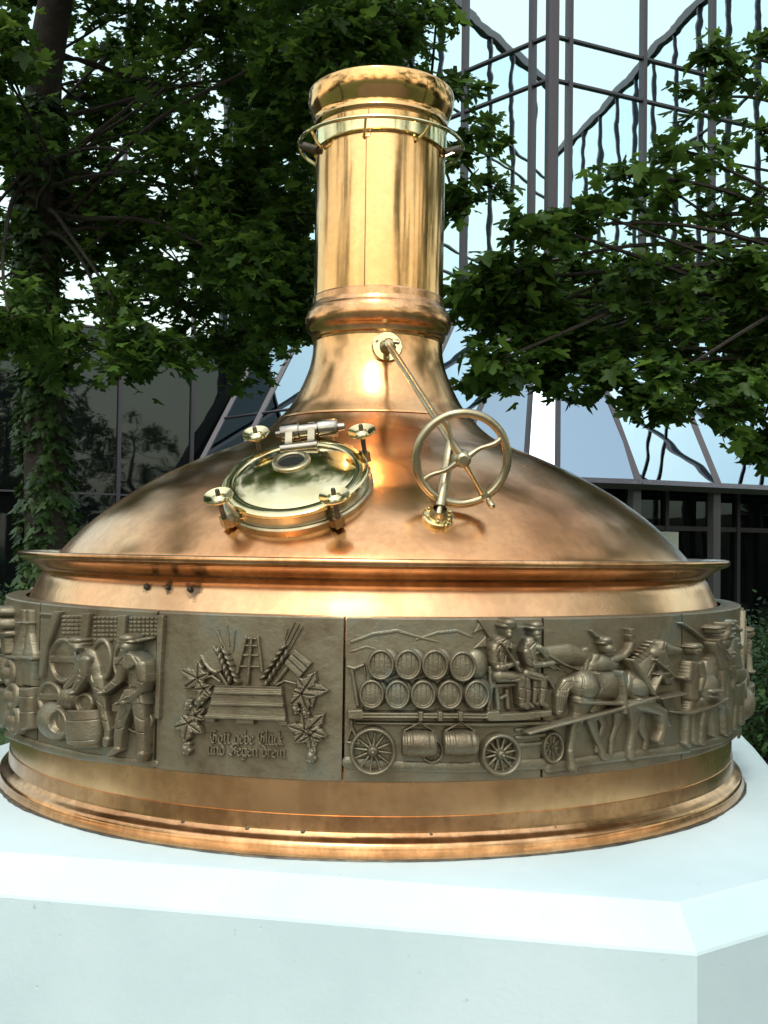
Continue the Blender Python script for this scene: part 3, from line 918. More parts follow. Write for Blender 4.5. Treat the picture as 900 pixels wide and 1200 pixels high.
f.poly([(76, 476), (600, 480), (870, 474), (870, 492), (600, 500), (76, 490)], 0.017, 5)
f.cut([(112, 448), (606, 450)], 0.004, 3)
for x in (340, 418, 500): f.poly([(x - 11, 428), (x + 11, 428), (x + 11, 472), (x - 11, 472)], 0.035, 4)
for y in (508, 540, 572): f.cap([(745, y + 6, 9), (868, y - 6, 9)], 0.004, 0.7)
f.cap([(60, 258, 8), (72, 330, 8), (86, 408, 9)], 0.010, 0.9); f.cap([(44, 250, 7), (72, 258, 8), (108, 244, 7)], 0.012, 0.8)
f.cap([(110, 240, 5), (118, 290, 5)], 0.008, 0.8)
f.cap([(60, 474, 6), (62, 500, 5), (40, 560, 5), (92, 566, 5), (62, 500, 5)], 0.016, 0.9)
f.build('wagon_bed', p3)
def keg(cx, cy, w, h):
    f = Fig(*A3)
    def op(X, Y, H):
        u = (X - cx) / (w / 2); hh = h / 2 * (1 - 0.13 * u * u)
        v = (Y - cy) / hh
        q = (np.abs(u) < 1) & (np.abs(v) < 1)
        return np.where(q, np.maximum(H, 0.010 + 0.034 * np.sqrt(np.clip(1 - v * v, 0, 1)) * (1 - 0.08 * u * u)), H)
    f._bb(cx - w / 2, cy - h / 2, cx + w / 2, cy + h / 2); f.ops.append(op)
    for u in (-0.82, -0.48, 0.48, 0.82):
        x = cx + u * w / 2
        def hoop(X, Y, H, x=x): return np.where((np.abs(X - x) < 5) & (H > 0), H + 0.0022, H)
        f.ops.append(hoop)
    f.cap([(cx + 5, cy - h * .78, 3.5), (cx - w * .45, cy - h * .46, 3.5)], 0.020, 0.9); f.cap([(cx + 5, cy - h * .78, 3.5), (cx + w * .45, cy - h * .46, 3.5)], 0.020, 0.9)
    f.build('keg', p3)
def wagon_wheel(cx, cy, rx, ry, A=A3, p=p3, h=0.016, n=12, rot=0.13, w=9.5):
    f = Fig(*A)
    f.ring(cx, cy, rx - w, ry - w, w, h, 0.012)
    for k in range(n):
        a = rot + 2 * math.pi * k / n
        f.cap([(cx + 12 * math.cos(a), cy + 12 * math.sin(a), w * .62), (cx + (rx - w) * math.cos(a), cy + (ry - w) * math.sin(a), w * .45)], h * 0.8, 0.8)
    f.ell(cx, cy, rx * .24, ry * .24, h, 0.016); f.ell(cx, cy, rx * .11, ry * .11, h + 0.012, 0.012)
    f.build('wagon_wheel', p)
wagon_wheel(392, 598, 48, 52, h=0.004, w=6)
keg(335, 566, 134, 114); keg(503, 564, 132, 112)
wagon_wheel(148, 597, 96, 100); wagon_wheel(670, 611, 83, 88, rot=0.3)
A4 = (630, 700, 900 / 270)
p4 = panels[4]
f = Fig(*A3)
f.cap([(628, 255, 9), (634, 330, 9), (620, 424, 9)], 0.014, 0.9); f.cap([(634, 262, 8), (655, 340, 9), (662, 424, 10)], 0.014, 0.9)
f.poly([(634, 318), (745, 312), (745, 330), (634, 338)], 0.022, 4)
f.cap([(700, 350, 9), (705, 420, 10)], 0.010, 0.9); f.cap([(676, 380, 10), (690, 372, 8)], 0.010, 0.8)
f.build('wagon_seat', p3)
def driver(name, build):
    f = Fig(*A3); build(f); f.build(name, p3, 1.6)
def d1(f):
    f.cap([(665, 150, 30), (664, 200, 34), (668, 258, 32)], 0.020, 0.75)          # torso
    f.ell(640, 168, 24, 24, 0.020, 0.020); f.ell(708, 168, 18, 26, 0.018, 0.016)
    f.poly([(622, 178), (640, 136), (672, 122), (704, 132), (716, 182), (690, 176), (664, 190)], 0.038, 9)   # shoulder cape
    f.ell(690, 104, 19, 25, 0.024, 0.024)                                          # head
    f.ell(688, 116, 14, 17, 0.034, 0.016)
    f.ell(690, 78, 34, 13, 0.034, 0.014); f.ell(692, 66, 27, 20, 0.034, 0.018)     # hat
    f.cap([(700, 86, 6), (748, 84, 5)], 0.036, 0.8)
    f.cap([(635, 178, 17), (636, 225, 16), (648, 250, 15)], 0.034, 0.8)            # upper arm
    f.cap([(648, 250, 15), (690, 240, 12), (712, 230, 10)], 0.038, 0.8); f.ell(716, 229, 12, 11, 0.042, 0.010)
    f.cap([(660, 150, 4), (728, 262, 4)], 0.050, 0.9)                              # stick
    f.cap([(655, 285, 27), (720, 288, 22), (742, 296, 19)], 0.032, 0.75)           # thighs
    f.cap([(744, 298, 19), (746, 345, 17), (748, 400, 13)], 0.030, 0.75); f.cap([(748, 402, 14), (768, 414, 9)], 0.030, 0.8)
    f.cap([(770, 300, 16), (776, 350, 14), (774, 398, 11), (796, 412, 8)], 0.022, 0.75)
    for q in ([(640, 200), (655, 225), (650, 262)], [(680, 190), (672, 230), (684, 262)], [(660, 292), (700, 300), (730, 292)], [(736, 330), (756, 334)], [(735, 372), (760, 374)], [(690, 128), (660, 150), (640, 176)], [(700, 140), (694, 168)], [(760, 340), (788, 342)]): f.cut(q, 0.004, 3)
def d2(f):
    f.cap([(790, 150, 28), (786, 200, 32), (796, 250, 28)], 0.016, 0.75)
    f.poly([(744, 190), (760, 148), (796, 134), (826, 150), (834, 190), (800, 206), (770, 196)], 0.030, 9)
    f.ell(806, 112, 20, 26, 0.018, 0.022); f.ell(808, 124, 15, 15, 0.026, 0.014)
    f.ell(806, 88, 34, 11, 0.026, 0.014); f.ell(806, 76, 26, 18, 0.026, 0.016)
    f.cap([(764, 186, 17), (776, 228, 16), (800, 240, 14), (850, 236, 11), (872, 232, 9)], 0.030, 0.8)
    f.cap([(818, 170, 14), (838, 186, 13), (846, 202, 11)], 0.030, 0.8)
    f.cap([(770, 276, 20), (822, 290, 18), (836, 298, 16)], 0.024, 0.75)
    f.cap([(836, 298, 16), (838, 350, 14), (832, 398, 11), (852, 410, 8)], 0.024, 0.75)
    f.cap([(812, 300, 13), (812, 350, 12), (808, 396, 9), (824, 408, 7)], 0.016, 0.75)
    for q in ([(770, 210), (790, 226), (788, 256)], [(800, 150), (778, 172)], [(812, 160), (808, 190)], [(780, 284), (822, 296)], [(824, 336), (852, 338)], [(800, 336), (822, 338)], [(790, 232), (830, 232)]): f.cut(q, 0.004, 3)
    f.cap([(850, 240, 3), (880, 256, 3)], 0.030, 0.8); f.cap([(858, 292, 9), (872, 312, 5), (888, 342, 3)], 0.018, 0.8)
driver('driver_figure', d1); driver('driver_figure', d2)
f = Fig(*A3)
f.cap([(586, 60, 4), (630, 128, 4)], 0.010, 0.9); f.poly([(588, 64), (562, 116), (612, 96), (606, 78)], 0.008, 5); f.poly([(555, 180), (616, 120), (622, 172)], 0.010, 8)
f.build('pennant', p3)

# ---------- panel with the dray horses
def C4(f_, pts, h, k): return f_.cap(pts, h, k)
f = Fig(*A4)
f.cap([(50, 668, 22), (200, 640, 20), (420, 612, 20), (590, 592, 18)], 0.0008, 0.4)
f.build('ground_ridge', p4)
wagon_wheel(58, 585, 42, 62, A4, p4, 0.004, 10, 0.1, 6)
f = Fig(*A4)                                          # horse behind, seen over the first
f.cap([(-30, 232, 30), (60, 226, 38), (120, 224, 44), (170, 232, 36)], 0.003, 0.45)
f.cap([(186, 205, 12), (196, 240, 12), (184, 280, 9)], 0.010, 0.7)
f.cap([(15, 214, 4), (100, 262, 4), (160, 285, 4)], 0.016, 0.9); f.cap([(0, 240, 3), (90, 285, 3)], 0.012, 0.9)
for leg in ([(240, 440, 22), (262, 500, 14), (240, 560, 10), (235, 600, 10)], [(318, 440, 20), (312, 500, 13), (292, 560, 9), (290, 612, 11)], [(398, 440, 22), (410, 520, 14), (430, 560, 10), (424, 592, 9)], [(480, 400, 16), (500, 450, 10), (520, 500, 7)]):
    f.cap(leg, 0.004, 0.7)
f.cap([(120, 250, 40), (250, 330, 50), (400, 330, 50)], 0.002, 0.1)
f.cap([(400, 330, 40), (440, 230, 30), (475, 196, 24)], 0.006, 0.6); f.cap([(470, 186, 22), (505, 205, 21), (545, 208, 13)], 0.012, 0.6)
f.build('horse_figure', p4, 1.7)
f = Fig(*A4)                                          # rider walking behind the horse
f.cap([(215, 268, 26), (250, 256, 34), (285, 262, 26)], 0.010, 0.6); f.cap([(222, 232, 14), (200, 280, 12)], 0.012, 0.8)
f.ell(262, 196, 20, 23, 0.012, 0.022); f.ell(272, 204, 10, 9, 0.024, 0.010)
f.ell(256, 172, 28, 9, 0.020, 0.012, -12); f.ell(252, 164, 20, 14, 0.020, 0.014, -12)
f.cap([(244, 162, 5), (222, 148, 6), (206, 130, 3)], 0.014, 0.8)
f.cap([(288, 242, 15), (330, 228, 13), (348, 208, 12)], 0.014, 0.8); f.cap([(348, 208, 12), (360, 175, 10), (352, 148, 8)], 0.016, 0.8)
f.poly([(342, 120), (362, 118), (366, 152), (346, 156)], 0.022, 4)
f.build('walker_figure', p4, 1.6)
f = Fig(*A4)                                          # front horse
f.cap([(178, 340, 60), (240, 345, 58), (310, 342, 56), (372, 335, 54)], 0.010, 0.62)
f.ell(170, 345, 56, 64, 0.012, 0.038, 0, 0.6); f.ell(375, 345, 50, 66, 0.012, 0.034, 0, 0.6)
f.cap([(372, 318, 50), (410, 262, 36), (446, 222, 27)], 0.014, 0.65)
f.cap([(448, 216, 29), (470, 262, 25), (482, 300, 18), (490, 326, 15)], 0.022, 0.75)      # head
f.cap([(452, 196, 10), (462, 172, 4)], 0.030, 0.8); f.cap([(468, 196, 8), (480, 176, 4)], 0.024, 0.8)
for i in range(7): f.cap([(366 + i * 13, 262 - i * 12, 12), (350 + i * 14, 246 - i * 12, 6)], 0.020, 0.6)   # mane
f.ell(450, 300, 18, 17, 0.030, 0.010); f.cap([(430, 296, 4), (470, 292, 4)], 0.040, 0.9); f.cap([(425, 240, 4), (490, 300, 4)], 0.040, 0.9)
f.cap([(140, 318, 18), (104, 335, 24), (84, 385, 25), (76, 450, 14)], 0.014, 0.7)          # tail
for i in range(4): f.cut([(128 - i * 9, 326), (98 - i * 8, 360), (92 - i * 7, 440)], 0.004, 3)
f.cap([(165, 400, 44), (152, 452, 27), (134, 510, 17), (126, 560, 13), (118, 600, 12)], 0.016, 0.75); f.cap([(118, 600, 12), (122, 640, 13), (126, 662, 17)], 0.018, 0.75)
f.cap([(225, 420, 34), (204, 478, 21), (222, 535, 13), (244, 585, 11), (256, 624, 14)], 0.010, 0.75)
f.cap([(368, 420, 30), (372, 480, 18), (364, 540, 12), (356, 590, 11), (360, 622, 15)], 0.012, 0.75)
f.cap([(385, 408, 36), (430, 428, 24), (466, 446, 17), (472, 490, 12), (468, 520, 11), (456, 556, 15)], 0.024, 0.75)
for q in ([(210, 290), (224, 340), (206, 400)], [(330, 300), (318, 350), (338, 396)], [(352, 380), (400, 392), (440, 420)], [(398, 300), (420, 268), (436, 232)], [(150, 300), (140, 350), (150, 400)], [(250, 392), (300, 398), (340, 392)], [(462, 236), (470, 262)], [(478, 306), (494, 312)], [(144, 470), (140, 520)]): f.cut(q, 0.0045, 4)
f.build('horse_figure', p4, 1.6)
f = Fig(*A4)
f.cap([(-60, 520, 6), (40, 492, 6), (250, 436, 6), (420, 382, 6)], 0.046, 0.9)
f.cap([(286, 288, 8), (296, 370, 8), (298, 440, 8)], 0.046, 0.7); f.cap([(130, 402, 7), (270, 408, 7), (410, 396, 7)], 0.042, 0.7)
f.cap([(200, 292, 5), (210, 340, 5)], 0.046, 0.8); f.cap([(330, 240, 6), (372, 308, 6), (408, 370, 6)], 0.046, 0.8); f.cap([(408, 370, 6), (440, 300, 5)], 0.042, 0.8)
f.poly([(428, 384), (536, 364), (540, 374), (432, 394)], 0.050, 4)
f.build('harness', p4, 1.6)
f = Fig(*A4)
for i in range(3): f.cap([(470 + i * 9, 384, 5), (488 + i * 9, 430, 4), (500 + i * 10, 440, 3)], 0.018, 0.8)
f.cap([(490, 440, 5), (560, 448, 5), (640, 424, 5), (700, 392, 5)], 0.036, 0.8)
f.build('reins', p4, 1.6)
# ---------- panel with the escort
p5 = panels[5]
def walker(head, sh, hip, knee_feet, arms, hat, h=0.016, p=p5, hr=17, w=20, A=A4, name='walker_figure'):
    f = Fig(*A)
    f.ell(head[0], head[1], hr * .85, hr * 1.15, h + .004, 0.020)
    f.ell(head[0], head[1] - hr * .75, hr * hat, hr * .45, h + .012, 0.010); f.ell(head[0], head[1] - hr * 1.05, hr * .9, hr * .7, h + .012, 0.012)
    f.cap([(sh[0], sh[1], w), ((sh[0] + hip[0]) / 2, (sh[1] + hip[1]) / 2, w * .95), (hip[0], hip[1], w)], h, 0.8)
    for leg in knee_feet: f.cap([(hip[0], hip[1], w * .7), (leg[0], leg[1], w * .5), (leg[2], leg[3], w * .38), (leg[2] + 6, leg[3] + 6, w * .4)], h, 0.8)
    for arm in arms: f.cap([(arm[0], arm[1], w * .5), (arm[2], arm[3], w * .45), (arm[4], arm[5], w * .36)], h + .010, 0.8)
    f.build(name, p, 1.7)
walker((592, 205), (592, 262), (594, 390), ((578, 460, 572, 570), (600, 460, 600, 560)), ((575, 255, 566, 320, 548, 312), (612, 255, 622, 310, 610, 360)), 1.3)
f = Fig(*A4)
f.cap([(622, 330, 40), (650, 330, 48), (680, 325, 44)], 0.008, 0.6); f.cap([(655, 300, 34), (665, 260, 24), (690, 225, 18)], 0.014, 0.7)
f.ell(648, 350, 32, 62, 0.014, 0.026)
for leg in ([(640, 400, 20), (645, 450, 14), (632, 500, 10), (630, 566, 10)], [(668, 400, 20), (676, 460, 12), (682, 535, 9)], [(612, 410, 14), (610, 480, 9), (604, 550, 9)]): f.cap(leg, 0.016, 0.75)
f.cap([(636, 362, 7), (672, 362, 7)], 0.044, 0.7); f.cap([(640, 384, 6), (672, 384, 6)], 0.040, 0.7)
f.build('horse_figure', p5, 1.7)
walker((668, 128), (676, 180), (700, 270), ((698, 330, 700, 420), (712, 330, 716, 420)), ((668, 165, 690, 205, 716, 238), (690, 160, 708, 130, 704, 100)), 1.5, 0.026, hr=13, w=15)
f = Fig(*A4); f.cap([(556, 100, 4), (600, 130, 4), (652, 168, 4)], 0.014, 0.8); f.build('whip', p5, 1.6)
walker((728, 230), (730, 285), (732, 370), ((726, 440, 730, 530), (740, 440, 744, 520)), ((716, 270, 706, 320, 716, 350), (742, 270, 748, 320, 742, 350)), 1.3, 0.012, hr=14, w=15)
f = Fig(*A4)
f.cap([(752, 300, 30), (776, 300, 34), (794, 300, 26)], 0.008, 0.6); f.cap([(768, 270, 24), (764, 220, 20), (770, 170, 16)], 0.010, 0.6)
for leg in ([(756, 350, 14), (752, 430, 9), (748, 520, 8)], [(776, 350, 14), (774, 430, 9), (768, 510, 8)], [(796, 340, 12), (800, 420, 8), (796, 490, 8)]): f.cap(leg, 0.010, 0.75)
f.build('horse_figure', p5, 1.7)
f = Fig(*A4)
f.cap([(742, 120, 26), (764, 130, 30), (770, 170, 26), (752, 180, 22)], 0.004, 0.4)
for _ in range(16): f.ell(735 + random.random() * 45, 95 + random.random() * 100, 9, 10, 0.012, 0.010)
f.build('tree_figure', p5, 1.7)
f = Fig(*A4); f.cap([(560, 590, 16), (640, 580, 15), (720, 560, 15), (790, 520, 14)], 0.0008, 0.4); f.build('ground_ridge', p5)

# ---------- panel with the coopers in the cellar
A1 = (0, 700, 4.5)
p1 = panels[1]
def slab(nm, polys, p, A, cuts=()):
    f = Fig(*A)
    for q, h in polys: f.poly(q, h, 4)
    for c, d, w in cuts: f.cut(c, d, w)
    f.build(nm, p)
slab('pillar', [([(292, 72), (328, 74), (262, 260), (232, 420), (214, 420), (222, 260)], 0.014)], p1, A1)
slab('pillar', [([(444, 82), (484, 84), (468, 210), (430, 210)], 0.014)], p1, A1)
slab('pillar', [([(630, 90), (672, 92), (660, 270), (618, 270)], 0.014)], p1, A1)
slab('pillar', [([(836, 92), (872, 94), (860, 300), (846, 640), (822, 640), (832, 300)], 0.014)], p1, A1)
for x0, x1, y0, y1 in ((318, 436, 92, 200), (484, 618, 98, 236), (676, 832, 100, 206)):
    f = Fig(*A1)
    rows = int((y1 - y0) / 21); cols = int((x1 - x0) / 21)
    for r_ in range(rows):
        for c_ in range(cols):
            xa = x0 + (x1 - x0) * c_ / cols; ya = y0 + (y1 - y0) * r_ / rows
            f.poly([(xa + 2, ya + 2), (xa + 18, ya + 2), (xa + 18, ya + 18), (xa + 2, ya + 18)], 0.006 + 0.002 * random.random(), 3)
    f.build('tiled_window', p1)
def cask_end(cx, cy, rx, ry, bar, h=0.010, A=A1, p=None, body=None):
    f = Fig(*A)
    if body: f.ell(*body, 0.004, h + 0.010, 0, 0.4)
    f.ell(cx, cy, rx, ry, h * .5, h * .5, 0, 0.15)
    f.ring(cx, cy, rx - 6, ry - 7, 8, h, 0.008)
    if bar: f.poly([(cx - rx + 8, cy - 24), (cx + rx - 8, cy - 18), (cx + rx - 8, cy + 16), (cx - rx + 8, cy + 12)], h + 0.006, 4)
    f.build('cask', p or p1)
cask_end(347, 332, 73, 116, True); cask_end(545, 330, 54, 110, False, 0.008); cask_end(664, 340, 58, 108, True, 0.008)
cask_end(276, 528, 60, 84, True, 0.012); cask_end(468, 556, 46, 54, False, 0.016)
def laying_barrel(cx, cy, rx, ry, rot, end, top=0.036):
    f = Fig(*A1)
    f.ell(cx, cy, rx, ry, 0.006, top, rot, 0.55)
    if end:
        ex, ey, erx, ery = end
        f.ring(ex, ey, erx, ery, 6, top * .62, 0.008, rot)
        def flat(X, Y, H): return np.where(((X - ex) / erx) ** 2 + ((Y - ey) / ery) ** 2 < .82, np.minimum(H, top * .62), H)
        f.ops.insert(1, flat)
    for o in (-0.55, 0.1, 0.5):
        f.cut([(cx + o * rx - 6, cy - ry * .8), (cx + o * rx + 4, cy), (cx + o * rx - 6, cy + ry * .8)], 0.002, 3)
    f.build('barrel', p1)
laying_barrel(380, 530, 62, 66, 0, None, 0.022)
laying_barrel(300, 650, 84, 108, -14, (350, 652, 34, 66))
f = Fig(*A1)
def op(X, Y, H):
    v = (Y - 690) / 100; hw = 88 * (1 - 0.10 * v * v) * np.where(v > .55, 1 - (v - .55) * .5, 1); u = (X - 465) / hw
    return np.where((np.abs(u) < 1) & (np.abs(v) < 1), np.maximum(H, 0.012 + 0.036 * np.sqrt(np.clip(1 - u * u, 0, 1)) * np.clip((1 - v) * 4, .3, 1)), H)
f._bb(375, 588, 556, 792); f.ops.append(op)
f.ell(465, 602, 74, 12, 0.022, 0.014)
for y in (640, 745): f.cut([(380, y), (550, y)], 0.003, 4)
f.build('barrel', p1)
f = Fig(*A1)                                           # cooper bending over the barrels
f.ell(446, 248, 30, 40, 0.020, 0.026); f.ell(442, 224, 34, 20, 0.028, 0.016); f.ell(462, 262, 14, 16, 0.036, 0.010)
f.cap([(482, 310, 46), (505, 370, 44), (520, 430, 38)], 0.014, 0.6); f.cap([(452, 318, 26), (440, 330, 24)], 0.016, 0.7)
f.cap([(448, 330, 24), (428, 410, 20), (372, 470, 15)], 0.018, 0.7); f.cap([(500, 325, 26), (490, 400, 22), (436, 494, 15)], 0.034, 0.7); f.ell(432, 498, 16, 14, 0.038, 0.010)
f.cap([(530, 430, 38), (548, 520, 28), (560, 600, 20), (584, 700, 16), (580, 745, 16)], 0.016, 0.7); f.cap([(580, 745, 18), (578, 772, 14)], 0.018, 0.7)
f.cap([(452, 275, 18), (475, 305, 20)], 0.016, 0.7)
for q in ([(462, 330), (480, 380), (474, 430)], [(520, 340), (512, 400), (530, 440)], [(468, 400), (496, 410)], [(536, 470), (556, 480)], [(540, 540), (566, 560), (570, 620)], [(556, 640), (582, 650)], [(452, 384), (478, 398)], [(436, 232), (470, 240)]): f.cut(q, 0.005, 4)
f.build('cooper_figure', p1, 1.8)
f = Fig(*A1)                                           # cooper standing, hat and cape
f.ell(720, 256, 30, 42, 0.026, 0.028); f.ell(712, 274, 20, 24, 0.038, 0.014)
f.ell(716, 228, 48, 15, 0.036, 0.016); f.ell(718, 212, 36, 26, 0.036, 0.018); f.cap([(752, 226, 10), (812, 214, 7)], 0.026, 0.7)
f.cap([(745, 330, 52), (742, 420, 46), (748, 480, 46)], 0.018, 0.6)
f.poly([(664, 348), (700, 298), (740, 276), (790, 300), (824, 342), (780, 352), (728, 384), (700, 352)], 0.050, 12)
f.poly([(702, 470), (792, 466), (812, 560), (664, 548)], 0.042, 14)
f.cap([(690, 360, 26), (664, 430, 22), (584, 494, 16)], 0.030, 0.7); f.ell(584, 496, 18, 15, 0.036, 0.012)
f.cap([(800, 350, 27), (806, 430, 24), (790, 480, 20), (722, 536, 15)], 0.044, 0.7); f.ell(716, 540, 18, 15, 0.048, 0.010); f.cap([(680, 552, 6), (740, 512, 6)], 0.056, 0.8)
f.cap([(700, 545, 36), (666, 640, 28), (650, 720, 22), (646, 790, 18)], 0.022, 0.7); f.cap([(646, 795, 19), (602, 826, 12)], 0.024, 0.7)
f.cap([(762, 548, 36), (768, 640, 28), (776, 730, 22), (778, 815, 17)], 0.026, 0.7); f.cap([(778, 820, 19), (770, 850, 14)], 0.030, 0.7)
for q in ([(690, 340), (720, 300)], [(790, 340), (764, 300)], [(728, 384), (730, 300)], [(716, 470), (790, 468)], [(700, 480), (694, 545)], [(740, 480), (742, 552)], [(776, 480), (784, 555)], [(670, 640), (700, 600), (704, 570)], [(650, 690), (678, 680)], [(760, 620), (790, 640)], [(758, 700), (790, 706)], [(640, 440), (668, 452)], [(790, 430), (816, 440)], [(706, 262), (722, 266)], [(704, 282), (718, 284)], [(730, 400), (724, 460)], [(764, 400), (770, 458)]): f.cut(q, 0.005, 4)
f.build('cooper_figure', p1, 1.8)
f = Fig(*A1)
f.poly([(590, 560), (660, 560), (660, 610), (590, 605)], 0.010, 5); f.cap([(600, 690, 8), (700, 600, 8)], 0.010, 0.8); f.ring(730, 650, 70, 60, 7, 0.006)
f.build('cooper_bench', p1)
f = Fig(*A1); f.cap([(210, 790, 24), (420, 840, 22), (640, 866, 20), (810, 880, 18)], 0.0008, 0.3); f.build('ground_ridge', p1)
# ---------- panel with the copper stills
p0 = panels[0]
for xs in ((110, 128), (165, 160)):
    f = Fig(*A1)
    cx, nx = xs
    f.cap([(nx, 72, 11), (nx, 190, 11), (cx + (nx - cx) * .4, 250, 20), (cx, 300, 32), (cx, 318, 34)], 0.012, 0.7)
    f.poly([(cx - 34, 322), (cx + 36, 330), (cx + 30, 470), (cx - 30, 462)], 0.022, 9)
    f.poly([(cx - 42, 304), (cx + 42, 314), (cx + 42, 330), (cx - 42, 322)], 0.030, 4)
    f.poly([(nx - 18, 126), (nx + 18, 130), (nx + 18, 140), (nx - 18, 136)], 0.028, 3)
    f.build('still', p0)
for cx, cy in ((86, 398), (100, 522), (112, 652)): cask_end(cx, cy, 27, 64, False, 0.022, A1, p0, (cx - 24, cy, 26, 62))
f = Fig(*A1); f.poly([(135, 470), (200, 472), (196, 690), (150, 704), (138, 690)], 0.030, 14)
for y in (520, 600): f.cut([(130, y), (200, y + 2)], 0.003, 4)
f.build('tall_vat', p0)
f = Fig(*A1)
f.cap([(0, 480, 26), (30, 500, 24), (26, 660, 22), (0, 668, 20)], 0.016, 0.7)
f.build('tall_vat', p0)
f = Fig(*A1)
f.ell(38, 76, 24, 34, 0.030, 0.016); f.ell(40, 140, 26, 40, 0.032, 0.016); f.ell(40, 190, 26, 26, 0.020, 0.016); f.ell(12, 110, 22, 34, 0.030, 0.016)
f.cap([(42, 220, 14), (46, 290, 12)], 0.018, 0.8); f.cap([(10, 330, 16), (8, 450, 14)], 0.016, 0.8)
f.build('worker_figure', p0)
f = Fig(*A1)
f.poly([(206, 80), (290, 86), (286, 100), (204, 94)], 0.010, 3); f.poly([(208, 110), (262, 116), (224, 300), (206, 300)], 0.005, 4)
f.build('cellar_wall', p0)
f = Fig(*A1); f.cap([(30, 720, 20), (190, 782, 22)], 0.0008, 0.3); f.build('ground_ridge', p0)
# the band goes on round the kettle
for i, src in ((6, 1), (7, 3), (8, 4), (9, 1), (10, 2), (11, 3), (12, 4), (13, 1), (14, 3), (15, 4)):
    ps = panels[src]
    c = ps.copy(); COL.objects.link(c); c.parent = kettle
    c.rotation_euler = (0, 0, rad(BND[6] + (i - 6) * 22.34 - BND[src] - 0.01))
    for ch in list(ps.children):
        d = ch.copy(); COL.objects.link(d); d.parent = c

# ------------------------------------------------------------------ glass office building
building = empty('glass_building', (0, 18, 0))
tag(building, 'tall mirror-glass office building with sloping glass skirt behind the trees', 'building')
BO = Vector((0, 18, 0))
UNIT = MB().box((0, 0, 0), (1, 1, 1)).build('pane', M_glass, building, False)
pane_mesh = UNIT.data; bpy.data.objects.remove(UNIT)
fr_mesh = pane_mesh.copy(); fr_mesh.materials.clear(); fr_mesh.materials.append(M_frame)
dk_mesh = pane_mesh.copy(); dk_mesh.materials.clear(); dk_mesh.materials.append(M_glassdark)
sf_mesh = pane_mesh.copy(); sf_mesh.materials.clear(); sf_mesh.materials.append(M_soffit)
wh_mesh = pane_mesh.copy(); wh_mesh.materials.clear(); wh_mesh.materials.append(M_white)
def piece(name, me, c, size, rz, tilt=0.0, yaw=0.0):
    o = bpy.data.objects.new(name, me); COL.objects.link(o); o.parent = building
    o.location = Vector(c) - BO
    o.rotation_euler = (tilt, 0, rz + yaw)
    o.scale = size
    return o
EYE = CAM.z
C0 = at(640, 600, 20.0)
C2 = Vector((C0.x, C0.y))
DR = Vector((math.sin(rad(65.6)), math.cos(rad(65.6)))); NR = Vector((DR.y, -DR.x))
DL = Vector((-math.sin(rad(42.7)), math.cos(rad(42.7)))); NL = Vector((-DL.y, DL.x))
BAY, FIRST = 1.77, 0.445
Z_SK, Z_EAVE = EYE + 5.0, EYE + 1.12
ROWS = [(EYE + 5.0, EYE + 8.95), (EYE + 8.95, EYE + 9.8), (EYE + 9.8, EYE + 13.7), (EYE + 13.7, EYE + 14.55), (EYE + 14.55, EYE + 18.0)]
ROWS_G = [(0.0, EYE + 1.12), (EYE + 1.12, EYE + 5.0)] + ROWS
def facade(P0, D, N, ts, rows, dark_below=None):
    rz = math.atan2(D.y, D.x)
    if (Vector((math.cos(rz - math.pi / 2), math.sin(rz - math.pi / 2))) - N).length > 0.1: pass
    for t0, t1 in zip(ts, ts[1:]):
        for z0, z1 in rows:
            c = P0 + D * ((t0 + t1) / 2) - N * 0.03
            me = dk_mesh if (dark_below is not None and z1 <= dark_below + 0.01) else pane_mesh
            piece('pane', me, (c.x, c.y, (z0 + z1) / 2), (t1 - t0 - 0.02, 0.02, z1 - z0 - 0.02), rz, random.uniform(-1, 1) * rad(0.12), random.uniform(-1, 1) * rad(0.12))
    for t in ts:
        c = P0 + D * t
        piece('mullion', fr_mesh, (c.x, c.y, (rows[0][0] + rows[-1][1]) / 2), (0.085, 0.12, rows[-1][1] - rows[0][0]), rz)
    zs = sorted({z for r in rows for z in r})
    for z in zs:
        c = P0 + D * ((ts[0] + ts[-1]) / 2) - N * 0.006
        last = z == zs[-1]
        piece('roof_edge' if last else 'transom', fr_mesh, (c.x, c.y, z + (0.15 if last else 0)), (ts[-1] - ts[0], 0.09 if not last else 0.22, 0.045 if not last else 0.30), rz)
ts_r = [0.0, FIRST] + [FIRST + BAY * k for k in range(1, 6)] + [10.1]
ts_l = [0.0, FIRST] + [FIRST + BAY * k for k in range(1, 5)] + [9.05]
facade(C2, DR, NR, ts_r, ROWS)
facade(C2, DL, NL, ts_l, ROWS)
piece('corner_post', fr_mesh, (C2.x + 0.03, C2.y - 0.05, (ROWS[0][0] + ROWS[-1][1]) / 2), (0.2, 0.2, 13.0), rad(12))
# wings that close the court on both sides
E_R = C2 + DR * 10.1; D_RW = Vector((0.626, -0.78)).normalized(); N_RW = Vector((-0.78, -0.626)).normalized()
E_L = C2 + DL * 9.05; D_LW = Vector((-0.879, -0.476)).normalized(); N_LW = Vector((0.476, -0.879)).normalized()
facade(E_R, D_RW, N_RW, [BAY * k for k in range(0, 17)], ROWS_G, EYE + 1.12)
facade(E_L, D_LW, N_LW, [BAY * k for k in range(0, 15)], ROWS_G, EYE + 5.0)  # dark colour of the lower panes stands in for reflected trees
